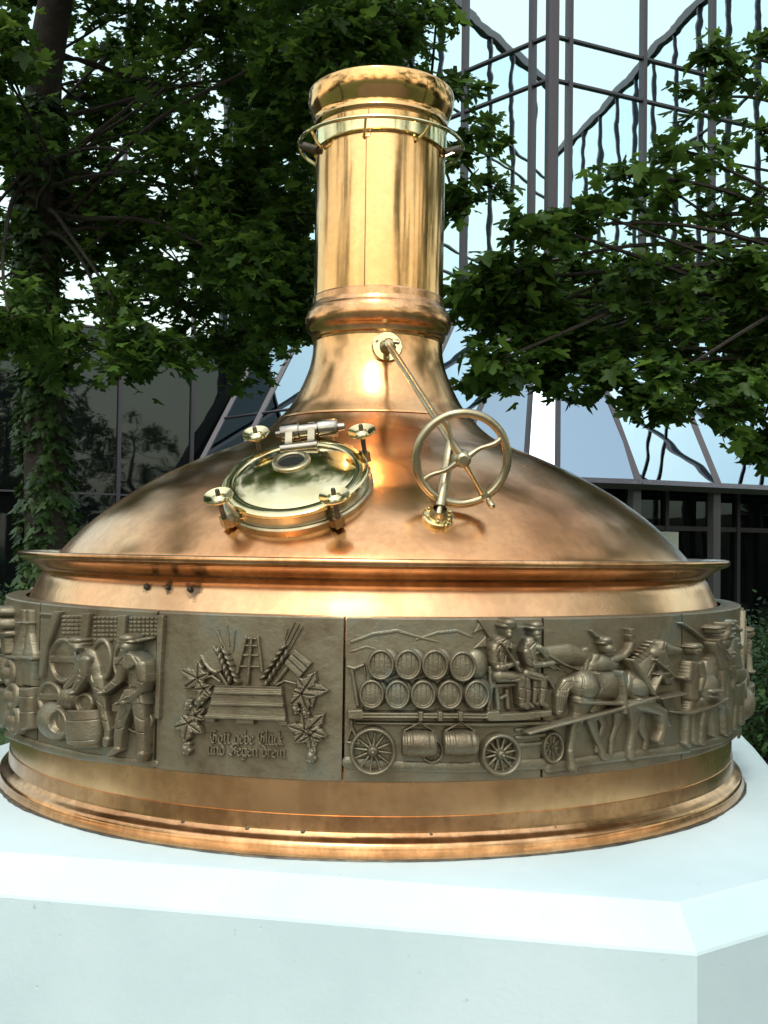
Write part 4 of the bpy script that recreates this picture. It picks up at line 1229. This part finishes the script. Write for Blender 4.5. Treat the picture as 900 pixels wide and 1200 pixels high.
# inclined glass skirt below the two middle facades
OUT = 2.2
def skirt(P0, D, N, ts):
    for t in ts:
        a = P0 + D * t; b_ = a + N * OUT
        m = MB().tube([(a.x, a.y, Z_SK), (b_.x, b_.y, Z_EAVE)], 0.075, 4)
        m.v = [v - BO for v in m.v]
        m.build('rafter', M_frame, building, False)
    for t0, t1 in zip(ts, ts[1:]):
        for s0_, s1_ in ((0.0, 0.5), (0.5, 1.0)):
            q = []
            for t, s_ in ((t0, s1_), (t1, s1_), (t1, s0_), (t0, s0_)):
                p = P0 + D * t + N * (OUT * s_)
                q.append(Vector((p.x, p.y, Z_SK + (Z_EAVE - Z_SK) * s_)))
            back = [p - Vector((N.x, N.y, 0.5)) * 0.02 for p in q]
            MB().add([p - BO for p in q + back], [(0, 1, 2, 3), (7, 6, 5, 4), (0, 4, 5, 1), (1, 5, 6, 2), (2, 6, 7, 3), (3, 7, 4, 0)]).build('skirt_pane', M_glassroof, building, False)
    for z, o in ((Z_EAVE, OUT), ((Z_SK + Z_EAVE) / 2, OUT / 2)):
        a = P0 + D * ts[0] + N * o; b_ = P0 + D * ts[-1] + N * o
        m = MB().tube([(a.x, a.y, z), (b_.x, b_.y, z)], 0.09 if o == OUT else 0.035, 4); m.v = [v - BO for v in m.v]
        m.build('eave_beam' if o == OUT else 'skirt_rail', M_frame, building, False)
skirt(C2, DR, NR, ts_r[1:]); skirt(C2, DL, NL, ts_l[1:])
bis = (NR + NL).normalized(); lat = Vector((-bis.y, bis.x))
fan_top = [C2 + DR * FIRST, C2 + lat * 0.2 * (1 if lat.x > 0 else -1), C2 - lat * 0.2 * (1 if lat.x > 0 else -1), C2 + DL * FIRST]
fan_bot = [fan_top[0] + NR * OUT, C2 + bis * OUT + lat * 0.27 * (1 if lat.x > 0 else -1), C2 + bis * OUT - lat * 0.27 * (1 if lat.x > 0 else -1), fan_top[3] + NL * OUT]
for i in range(3):
    q = [Vector((fan_bot[i].x, fan_bot[i].y, Z_EAVE)), Vector((fan_bot[i + 1].x, fan_bot[i + 1].y, Z_EAVE)), Vector((fan_top[i + 1].x, fan_top[i + 1].y, Z_SK)), Vector((fan_top[i].x, fan_top[i].y, Z_SK))]
    back = [p + Vector((0, 0.02, -0.02)) for p in q]
    MB().add([p - BO for p in q + back], [(0, 1, 2, 3), (7, 6, 5, 4), (0, 4, 5, 1), (1, 5, 6, 2), (2, 6, 7, 3), (3, 7, 4, 0)]).build('skirt_pane', M_glass if i == 1 else M_glassroof, building, False)
    m = MB().tube([q[0], q[1]], 0.09, 4); m.v = [v - BO for v in m.v]; m.build('eave_beam', M_frame, building, False)
for i in (1, 2):
    m = MB().tube([(fan_bot[i].x, fan_bot[i].y, Z_EAVE), (fan_top[i].x, fan_top[i].y, Z_SK)], 0.05, 4); m.v = [v - BO for v in m.v]; m.build('rafter', M_frame, building, False)
# recessed ground floor under the skirt
for P0, D, N, ts in ((C2, DR, NR, ts_r), (C2, DL, NL, ts_l)):
    rz = math.atan2(D.y, D.x)
    for t0, t1 in zip(ts[1:], ts[2:]):
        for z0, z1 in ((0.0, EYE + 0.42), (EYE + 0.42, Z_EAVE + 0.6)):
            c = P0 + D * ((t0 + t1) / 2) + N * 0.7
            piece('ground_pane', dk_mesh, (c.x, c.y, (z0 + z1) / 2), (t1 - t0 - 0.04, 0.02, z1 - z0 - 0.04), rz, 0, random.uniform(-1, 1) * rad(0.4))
        c = P0 + D * ((t0 + t1) / 2) + N * 0.74
        piece('transom', fr_mesh, (c.x, c.y, EYE + 0.42), (t1 - t0, 0.06, 0.09), rz)
    for t in ts[1:]:
        c = P0 + D * t + N * (OUT - 0.15)
        piece('column', sf_mesh, (c.x, c.y, Z_EAVE / 2), (0.16, 0.16, Z_EAVE), rz)
        c = P0 + D * t + N * 0.75
        piece('mullion', fr_mesh, (c.x, c.y, (Z_EAVE + 0.6) / 2), (0.08, 0.08, Z_EAVE + 0.6), rz)
wp = C2 + DR * (FIRST + BAY * 0.92) + NR * 0.78
piece('wall_panel', wh_mesh, (wp.x, wp.y, EYE * 0.5 + 0.17), (0.80, 0.04, EYE + 0.36), math.atan2(DR.y, DR.x))

# ------------------------------------------------------------------ trees
LEAF = np.array([(0, 0, 0), (.16, -.10, 0), (.42, -.02, 0), (.28, .17, 0), (.58, .40, 0), (.49, .57, 0), (.21, .47, 0), (.22, .70, 0), (0, 1.0, 0),
                 (-.22, .70, 0), (-.21, .47, 0), (-.49, .57, 0), (-.58, .40, 0), (-.28, .17, 0), (-.42, -.02, 0), (-.16, -.10, 0)], float)
LEAF[:, 2] = 0.28 * np.abs(LEAF[:, 0]) - 0.18 * LEAF[:, 1] ** 2
LEAF[:, 1] -= 0.0
LF = [[0, 1, 2, 3, 4, 5, 6, 7, 8], [0, 8, 9, 10, 11, 12, 13, 14, 15]]
OVAL = np.array([(0, 0, 0), (.22, .25, 0.06), (.20, .65, 0.05), (0, 1.0, -0.08), (-.20, .65, 0.05), (-.22, .25, 0.06)], float)
OF = [[0, 1, 2, 3], [0, 3, 4, 5]]

def leaf_mesh(P, size, heading, tilt, roll, shape=LEAF, faces=LF, var=None):
    n = len(P)
    ch, sh = np.cos(heading), np.sin(heading); ct, st = np.cos(tilt), np.sin(tilt); cr, sr = np.cos(roll), np.sin(roll)
    # leaf frame: y axis = heading drooping by tilt, x axis = side rolled
    y = np.stack([ch * ct, sh * ct, -st], -1)
    x0 = np.stack([-sh, ch, np.zeros(n)], -1)
    z0 = np.cross(x0, y)
    x = x0 * cr[:, None] + z0 * sr[:, None]
    z = np.cross(x, y)
    V = P[:, None, :] + size[:, None, None] * (shape[None, :, 0:1] * x[:, None, :] + shape[None, :, 1:2] * y[:, None, :] + shape[None, :, 2:3] * z[:, None, :])
    k = shape.shape[0]
    V = V.reshape(-1, 3)
    fl = len(faces[0])
    F = (np.arange(n)[:, None, None] * k + np.array(faces)[None]).reshape(-1)
    nf = n * len(faces)
    me = bpy.data.meshes.new('leaves')
    me.vertices.add(len(V)); me.vertices.foreach_set('co', V.astype(np.float32).ravel())
    me.loops.add(len(F)); me.loops.foreach_set('vertex_index', F.astype(np.int32))
    me.polygons.add(nf); me.polygons.foreach_set('loop_start', np.arange(0, nf * fl, fl, dtype=np.int32)); me.polygons.foreach_set('loop_total', np.full(nf, fl, np.int32))
    a = me.attributes.new('leafvar', 'FLOAT', 'POINT')
    if var is None: var = rng.random(n)
    a.data.foreach_set('value', np.repeat(var, k).astype(np.float32))
    me.update()
    return me

def leaf_object_meshes(k=4):
    out = []
    for i in range(k):
        me = leaf_mesh(np.zeros((1, 3)), np.ones(1), np.zeros(1) + math.pi / 2, np.zeros(1), np.zeros(1), var=np.array([0.2 + 0.75 * i / (k - 1)]))
        me.materials.append(M_leaf); out.append(me)
    return out
LEAF_ME = leaf_object_meshes()

def curve_pts(a, b, sag, n=6, wob=0.0):
    a, b = Vector(a), Vector(b); out = []
    n = 12
    w1 = Vector((random.uniform(-1, 1), random.uniform(-1, 1), random.uniform(-1, 1))) * wob * 1.6
    w2 = Vector((random.uniform(-1, 1), random.uniform(-1, 1), random.uniform(-1, 1))) * wob * 0.7
    for i in range(n + 1):
        t = i / n
        p = a.lerp(b, t); p.z += sag * math.sin(math.pi * t)
        p += w1 * math.sin(math.pi * t) + w2 * math.sin(math.pi * 2.6 * t) * (1 - t)
        out.append(p)
    return out

def make_tree(label, group, trunk, trunk_r, clumps, leaf=0.15, per=230, nfront=120, limb_from=0.35, sparse=None):
    base = Vector(trunk[0])
    t = empty('maple_tree', base)
    tag(t, label, 'tree', group)
    m = MB(); m.tube([Vector(p) - base for p in trunk], trunk_r, 12)
    m.build('trunk', M_bark, t, True, 60)
    TP = [Vector(p) for p in trunk]
    wood = MB(); twig_n = 0
    P, S_, Hd, Tl, Rl = [], [], [], [], []
    for (c, R, dens) in clumps:
        c = Vector(c)
        # branch leaves the trunk below the clump
        best = min(range(len(TP)), key=lambda i: (TP[i] - c).length + (3 if TP[i].z > c.z - 0.1 else 0) + (0 if i > len(TP) * limb_from else 4))
        up = [i for i in range(len(TP)) if TP[i].z > 2.1 + 0.56 * (TP[i].y + 4.28)]
        vv = np.array(c - CAM) @ RM
        if 600 + FPX * vv[1] / vv[2] < 0 and up: best = min(up, key=lambda i: (TP[i] - c).length)
        s = TP[best]
        nb = [i for i in (best - 1, best + 1) if 0 <= i < len(TP)]
        s = s.lerp(TP[random.choice(nb)], random.uniform(0, 0.55))
        L = (c - s).length
        if R > 0:
            wood.tube([p - base for p in curve_pts(s, c, 0.06 * L, 6, 0.05 * min(L, 3))], [0.009 + 0.0065 * L * (1 - k / 12) for k in range(13)], 5, False)
        R = abs(R)
        nt_ = max(5, int(14 * dens))
        for _ in range(nt_):
            u = np.array([random.gauss(0, 1), random.gauss(0, 1), random.gauss(0, 0.62)]); u /= np.linalg.norm(u)
            e = Vector(u * R * random.uniform(0.55, 1.12)); e.z -= 0.12 * R
            p0 = c + e * 0.08; p1 = c + e
            pm = p0.lerp(p1, 0.5) + Vector((0, 0, 0.10 * R))
            wood.tube([p0 - base, pm - base, p1 - base], [0.008, 0.005, 0.0025], 3, False)
            k = max(3, int(per * dens / nt_))
            tt = np.sqrt(rng.random(k)) * 1.0
            Q = np.array([(p0.lerp(pm, x * 2) if x < .5 else pm.lerp(p1, x * 2 - 1)) for x in tt])
            Q += rng.normal(0, 0.075 * (0.5 + R), Q.shape) * np.array([1, 1, 0.7])
            P.append(Q)
            out = math.atan2(u[1], u[0])
            Hd.append(out + rng.normal(0, 0.9, k)); Tl.append(rng.normal(0.45, 0.38, k)); Rl.append(rng.normal(0, 0.42, k))
            S_.append(leaf * rng.uniform(0.45, 1.2, k))
    P = np.concatenate(P); S_ = np.concatenate(S_); Hd = np.concatenate(Hd); Tl = np.concatenate(Tl); Rl = np.concatenate(Rl)
    wood.build('branches', M_bark, t, True, 60)
    # leaves that show largest in the picture are pieces of their own
    rel = (P - CAMN) @ RM
    px = 450 - FPX * rel[:, 0] / rel[:, 2]; py = 600 + FPX * rel[:, 1] / rel[:, 2]
    vis = (rel[:, 2] < -1) & (px > 0) & (px < 900) & (py > 0) & (py < 640)
    score = np.where(vis, S_ / np.maximum(-rel[:, 2], 1), 0)
    near = np.argsort(-score)[:nfront]; near = near[score[near] > 0]
    mask = np.ones(len(P), bool); mask[near] = False
    me = leaf_mesh((P - np.array(base))[mask], S_[mask], Hd[mask], Tl[mask], Rl[mask])
    cr = link('crown', me, M_leaf, t); cr['kind'] = 'stuff'
    for i in near:
        o = bpy.data.objects.new('leaf', LEAF_ME[random.randrange(4)]); COL.objects.link(o); o.parent = t
        y = Vector((math.cos(Hd[i]) * math.cos(Tl[i]), math.sin(Hd[i]) * math.cos(Tl[i]), -math.sin(Tl[i])))
        x0 = Vector((-math.sin(Hd[i]), math.cos(Hd[i]), 0)); z0 = x0.cross(y)
        x = x0 * math.cos(Rl[i]) + z0 * math.sin(Rl[i]); z = x.cross(y)
        Mx = Matrix((x, y, z)).transposed()
        o.rotation_euler = Mx.to_euler(); o.scale = (S_[i],) * 3; o.location = Vector(P[i]) - base
    return t

def overhead(n, xr, yr, zr_, R0, R1, dens):
    """clumps of the upper crown, above what the picture shows"""
    out = []
    while len(out) < n:
        p = Vector((random.uniform(*xr), random.uniform(*yr), random.uniform(*zr_)))
        R_ = random.uniform(R0, R1)
        v = np.array(p - CAM) @ RM
        px, py, k = 450 - FPX * v[0] / v[2], 600 + FPX * v[1] / v[2], FPX / -v[2] * R_
        if -k * 1.2 < px < 900 + k * 1.2 and py > -k * 1.25: continue
        out.append((p, R_, dens))
    return out

def scatter(poly, n, dmin, dmax, R0, R1, dens=1.0, mind=40):
    """clump centres inside an outline of the picture, at depths between dmin and dmax"""
    xs = [p[0] for p in poly]; ys = [p[1] for p in poly]; out = []; tries = 0
    def inside(x, y):
        c = False
        for i in range(len(poly)):
            x0, y0 = poly[i]; x1, y1 = poly[i - 1]
            if (y0 > y) != (y1 > y) and x < (x1 - x0) * (y - y0) / (y1 - y0) + x0: c = not c
        return c
    got = []
    while len(out) < n and tries < 6000:
        tries += 1
        x, y = random.uniform(min(xs), max(xs)), random.uniform(min(ys), max(ys))
        if not inside(x, y): continue
        if any(math.hypot(x - a, y - b) < mind for a, b in got) and tries < 4000: continue
        got.append((x, y))
        out.append((at(x, y, random.uniform(dmin, dmax)), random.uniform(R0, R1), dens))
    return out

# big ivy-clad maple on the left
tb = at(56, 640, 9.4)
tbase = Vector((tb.x, tb.y, 0))
tr = [tbase, at(56, 640, 9.4), at(50, 450, 9.4), at(46, 250, 9.4), at(52, 80, 9.4), at(75, -60, 9.4), at(90, -300, 9.6), at(95, -520, 9.8)]
cl = scatter([(-90, -140), (240, -140), (372, -120), (372, 300), (352, 400), (300, 430), (215, 400), (150, 420), (80, 400), (-90, 440)], 56, 7.2, 12.0, 0.34, 0.60, 0.85, 38)
cl += scatter([(-90, 60), (200, 120), (340, 250), (352, 400), (150, 420), (-90, 440)], 14, 8.0, 12.0, 0.42, 0.62, 1.1, 40)
cl += overhead(30, (-5.5, 0.2), (0.4, 6), (4.6, 8.6), 0.6, 0.9, 0.9)
tree_a = make_tree('big maple with ivy-clad trunk standing behind the kettle', 'maples behind the kettle', tr, [0.24, 0.20, 0.17, 0.165, 0.16, 0.14, 0.10, 0.05], cl, 0.115, 330, 220)
# ivy on its trunk
n = 3600
TPs = [np.array(p) - np.array(tbase) for p in tr]
tz = np.array([p[2] for p in TPs]); zz = rng.uniform(0.1, 5.6, n)
cx = np.interp(zz, tz, [p[0] for p in TPs]); cy = np.interp(zz, tz, [p[1] for p in TPs]); rr_ = np.interp(zz, tz, [0.24, 0.20, 0.17, 0.165, 0.16, 0.14, 0.10, 0.05])
aa = rng.uniform(0, 2 * math.pi, n); rr_ = rr_ + np.abs(rng.normal(0.015, 0.03, n))
IV = np.stack([cx + rr_ * np.cos(aa), cy + rr_ * np.sin(aa), zz], -1)
keep_ = (np.sin(zz * 4.1 + aa * 2) + np.sin(zz * 1.7 - aa * 3) + rng.normal(0, .5, n)) > -0.9
IV, aa, zz = IV[keep_], aa[keep_], zz[keep_]; n = len(IV)
me = leaf_mesh(IV, rng.uniform(0.035, 0.13, n) * (0.7 + 0.5 * rng.random(n)), aa + rng.normal(0, .35, n), rng.normal(1.05, .3, n), rng.normal(0, .3, n))
iv = link('ivy', me, M_ivy, tree_a); iv['kind'] = 'stuff'

# maple right behind the vent pipe
tb = at(415, 640, 10.2); tbase = Vector((tb.x, tb.y, 0))
tr = [tbase, at(412, 600, 10.2), at(420, 420, 10.2), at(425, 250, 10.2), at(430, 60, 10.2), at(438, -150, 10.3), at(440, -420, 10.3)]
cl = scatter([(280, -120), (470, -120), (465, 40), (460, 90), (500, 200), (530, 330), (470, 420), (300, 400), (290, 200)], 26, 8.0, 12.0, 0.38, 0.6, 1.0, 40)
cl += [(at(540, 100, 7.6), 0.16, 0.22), (at(566, 150, 7.6), 0.2, 0.22), (at(535, 175, 7.8), 0.2, 0.3), (at(562, 215, 7.7), 0.2, 0.22), (at(535, 245, 8), 0.26, 0.5), (at(512, 15, 8.2), 0.16, 0.2), (at(468, 30, 7.4), 0.36, 0.8), (at(420, 25, 7.4), 0.4, 0.9), (at(375, 60, 7.4), 0.4, 0.9),
       (at(345, 380, 8.5), 0.34, 0.8), (at(330, 330, 8.5), 0.4, 0.9), (at(345, 250, 8.5), 0.45, 0.9), (at(350, 150, 8.3), 0.45, 0.9)]
cl += overhead(18, (-1.2, 1.6), (0.3, 5.5), (5.4, 8.6), 0.6, 0.9, 0.9) + overhead(7, (-2.6, 3.0), (0.6, 3.2), (4.6, 6.6), 0.5, 0.8, 0.8)
make_tree('maple whose light green sprays reach round the copper vent pipe', 'maples behind the kettle', tr, [0.22, 0.2, 0.17, 0.15, 0.12, 0.09, 0.03], cl, 0.112, 290, 160)

# maple on the right, low hanging branches
tbase = Vector((4.6, 4.6, 0))
tr = [tbase, tbase + Vector((0, 0, 1.2)), tbase + Vector((-.05, 0, 2.4)), tbase + Vector((-.1, 0, 3.4)), tbase + Vector((-.1, .1, 4.6)), tbase + Vector((0, .1, 6.0)), tbase + Vector((.1, 0, 8.0))]
cl = scatter([(545, 320), (600, 310), (700, 310), (800, 305), (960, 270), (960, 430), (870, 420), (760, 425), (700, 400), (640, 385), (560, 370)], 26, 7.0, 9.8, 0.26, 0.40, 0.62, 36)
cl += scatter([(600, 335), (940, 320), (940, 400), (700, 390), (600, 360)], 9, 8.5, 10.5, 0.30, 0.42, 0.8, 40)
for q in ((590, 350, .24), (555, 330, .24), (625, 400, .18), (655, 425, .16), (590, 420, .18), (560, 440, .12), (600, 440, .12), (735, 445, .22), (690, 440, .18), (775, 470, .16), (790, 440, .22), (835, 440, .26), (870, 460, .26), (895, 490, .24), (885, 525, .12), (850, 480, .2), (905, 440, .3), (700, 250, .2), (740, 240, .24), (660, 265, .18), (775, 215, .24), (730, 205, .14), (800, 175, .2), (825, 120, .2), (850, 190, .26), (870, 90, .22), (890, 150, .26), (895, 60, .2), (850, 250, .28), (900, 230, .3), (800, 255, .26), (635, 262, .16), (845, 60, .1), (640, 445, .12)):
    cl.append((at(q[0], q[1], random.uniform(6.8, 8.2)), q[2] + 0.03, 0.22 if q[1] < 262 else 0.40))
cl += overhead(26, (2.6, 7.5), (2.0, 7.5), (3.6, 8.5), 0.55, 0.85, 0.9)
tree_b = make_tree('maple with low dark branches hanging in front of the glass facade', 'maples behind the kettle', tr, [0.26, 0.22, 0.2, 0.18, 0.14, 0.1, 0.03], cl, 0.125, 270, 280)

def copy_tree(root, loc, rz, sc, label, group):
    r = root.copy(); COL.objects.link(r); r.location = loc; r.rotation_euler = (0, 0, rz); r.scale = (sc,) * 3
    r['label'] = label; r['group'] = group
    for ch in list(root.children):
        if ch.name.startswith('leaf'): continue
        c = ch.copy(); COL.objects.link(c); c.parent = r
    return r
GB = 'maples across the court'
copy_tree(tree_b, (7.4, -10.0, 0), 2.3, 1.05, 'maple standing across the paved court facing the hand wheel', GB)
copy_tree(tree_b, (9.5, -3.0, 0), 1.2, 1.0, 'maple at the edge of the paved court beside the right glass wing', GB)
copy_tree(tree_b, (6.9, 0.2, 0), math.pi, 0.95, 'unseen maple added on the hand wheel side to darken the copper', GB)  # added out of view to darken what pipe and dome reflect
copy_tree(tree_b, (-9.5, -4.5, 0), 4.0, 1.0, 'maple at the edge of the paved court beside the left glass wing', GB)

for k, (x, y) in enumerate(((-34, -14), (-27, -26), (-17, -33), (-7, -37), (4, -38), (15, -35), (25, -29), (33, -19))):  # unseen row, added to give copper and glass a dark horizon to reflect
    copy_tree(tree_b, (x, y, 0), k * 1.3, 1.15 + 0.1 * (k % 3), 'unseen maple added behind the viewer for the reflections', 'unseen maples added for the reflections')

# ------------------------------------------------------------------ shrubs and ground cover
def shrub(label, loc, rx, ry, h, n, leaf=0.07):
    s = empty('shrub', loc); tag(s, label, 'shrub', 'low shrubs under the maples')
    m = MB()
    for _ in range(9):
        a = random.uniform(0, 6.28); q = random.uniform(0.2, 0.8)
        m.tube([(0.1 * math.cos(a), 0.1 * math.sin(a), 0), (rx * q * .6 * math.cos(a), ry * q * .6 * math.sin(a), h * .5), (rx * q * math.cos(a), ry * q * math.sin(a), h * .85)], [0.018, 0.012, 0.005], 5, False)
    m.build('stems', M_bark, s)
    u = rng.normal(0, 1, (n, 3)); u /= np.linalg.norm(u, axis=1)[:, None]
    q = rng.uniform(0.55, 1.05, n)[:, None] * (1 + 0.22 * np.sin(u[:, :1] * 9 + u[:, 1:2] * 7))
    P = u * q * np.array([rx, ry, h * .55]) + np.array([0, 0, h * .5])
    P[:, 2] = np.abs(P[:, 2]) + 0.02
    hd = np.arctan2(u[:, 1], u[:, 0]) + rng.normal(0, .7, n)
    me = leaf_mesh(P, leaf * rng.uniform(.6, 1.2, n), hd, rng.normal(.2, .5, n), rng.normal(0, .5, n), OVAL, OF)
    f_ = link('foliage', me, M_shrub, s); f_['kind'] = 'stuff'
    return s
k = 0
names = ['by the right end of the plinth', 'beside the white wall panel', 'in front of the dark columns', 'under the low maple branches', 'by the foot of the ivy trunk', 'left of the ivy trunk', 'behind the ivy trunk', 'beyond the kettle under the sprays']
for (px, d, rx, h), nm in zip(((905, 8.2, .6, .85), (862, 10.5, .8, .95), (960, 10.0, .9, 1.15), (1010, 8.0, .8, 1.0), (20, 10.8, .7, 1.15), (-40, 10.0, .8, 1.2), (120, 12.5, .9, 1.0), (640, 12.5, 1.0, .9)), names):
    p = at(px, 640, d)
    shrub('low green shrub ' + nm, (p.x, p.y, 0), rx, rx * .8, h, 2600)
# loose grass blades on the lawn behind the kettle
n = 26000
gx = rng.uniform(-9, 11, n); gy = rng.uniform(1.6, 12, n)
ok = ~((np.abs(gx) < 1.9) & (gy < 2.2))
gx, gy = gx[ok], gy[ok]; n = len(gx)
BL = np.array([(-.05, 0, 0), (.05, 0, 0), (.03, .6, .02), (0, 1, .1), (-.03, .6, .02)], float)
me = leaf_mesh(np.stack([gx, gy, np.full(n, 0.0)], -1), rng.uniform(.05, .12, n), rng.uniform(0, 6.28, n), rng.normal(-1.15, .25, n), np.zeros(n), BL, [[0, 1, 2, 3, 4]])
tag(link('grass', me, M_shrub), 'short grass on the lawn behind the kettle', 'grass', kind='stuff')
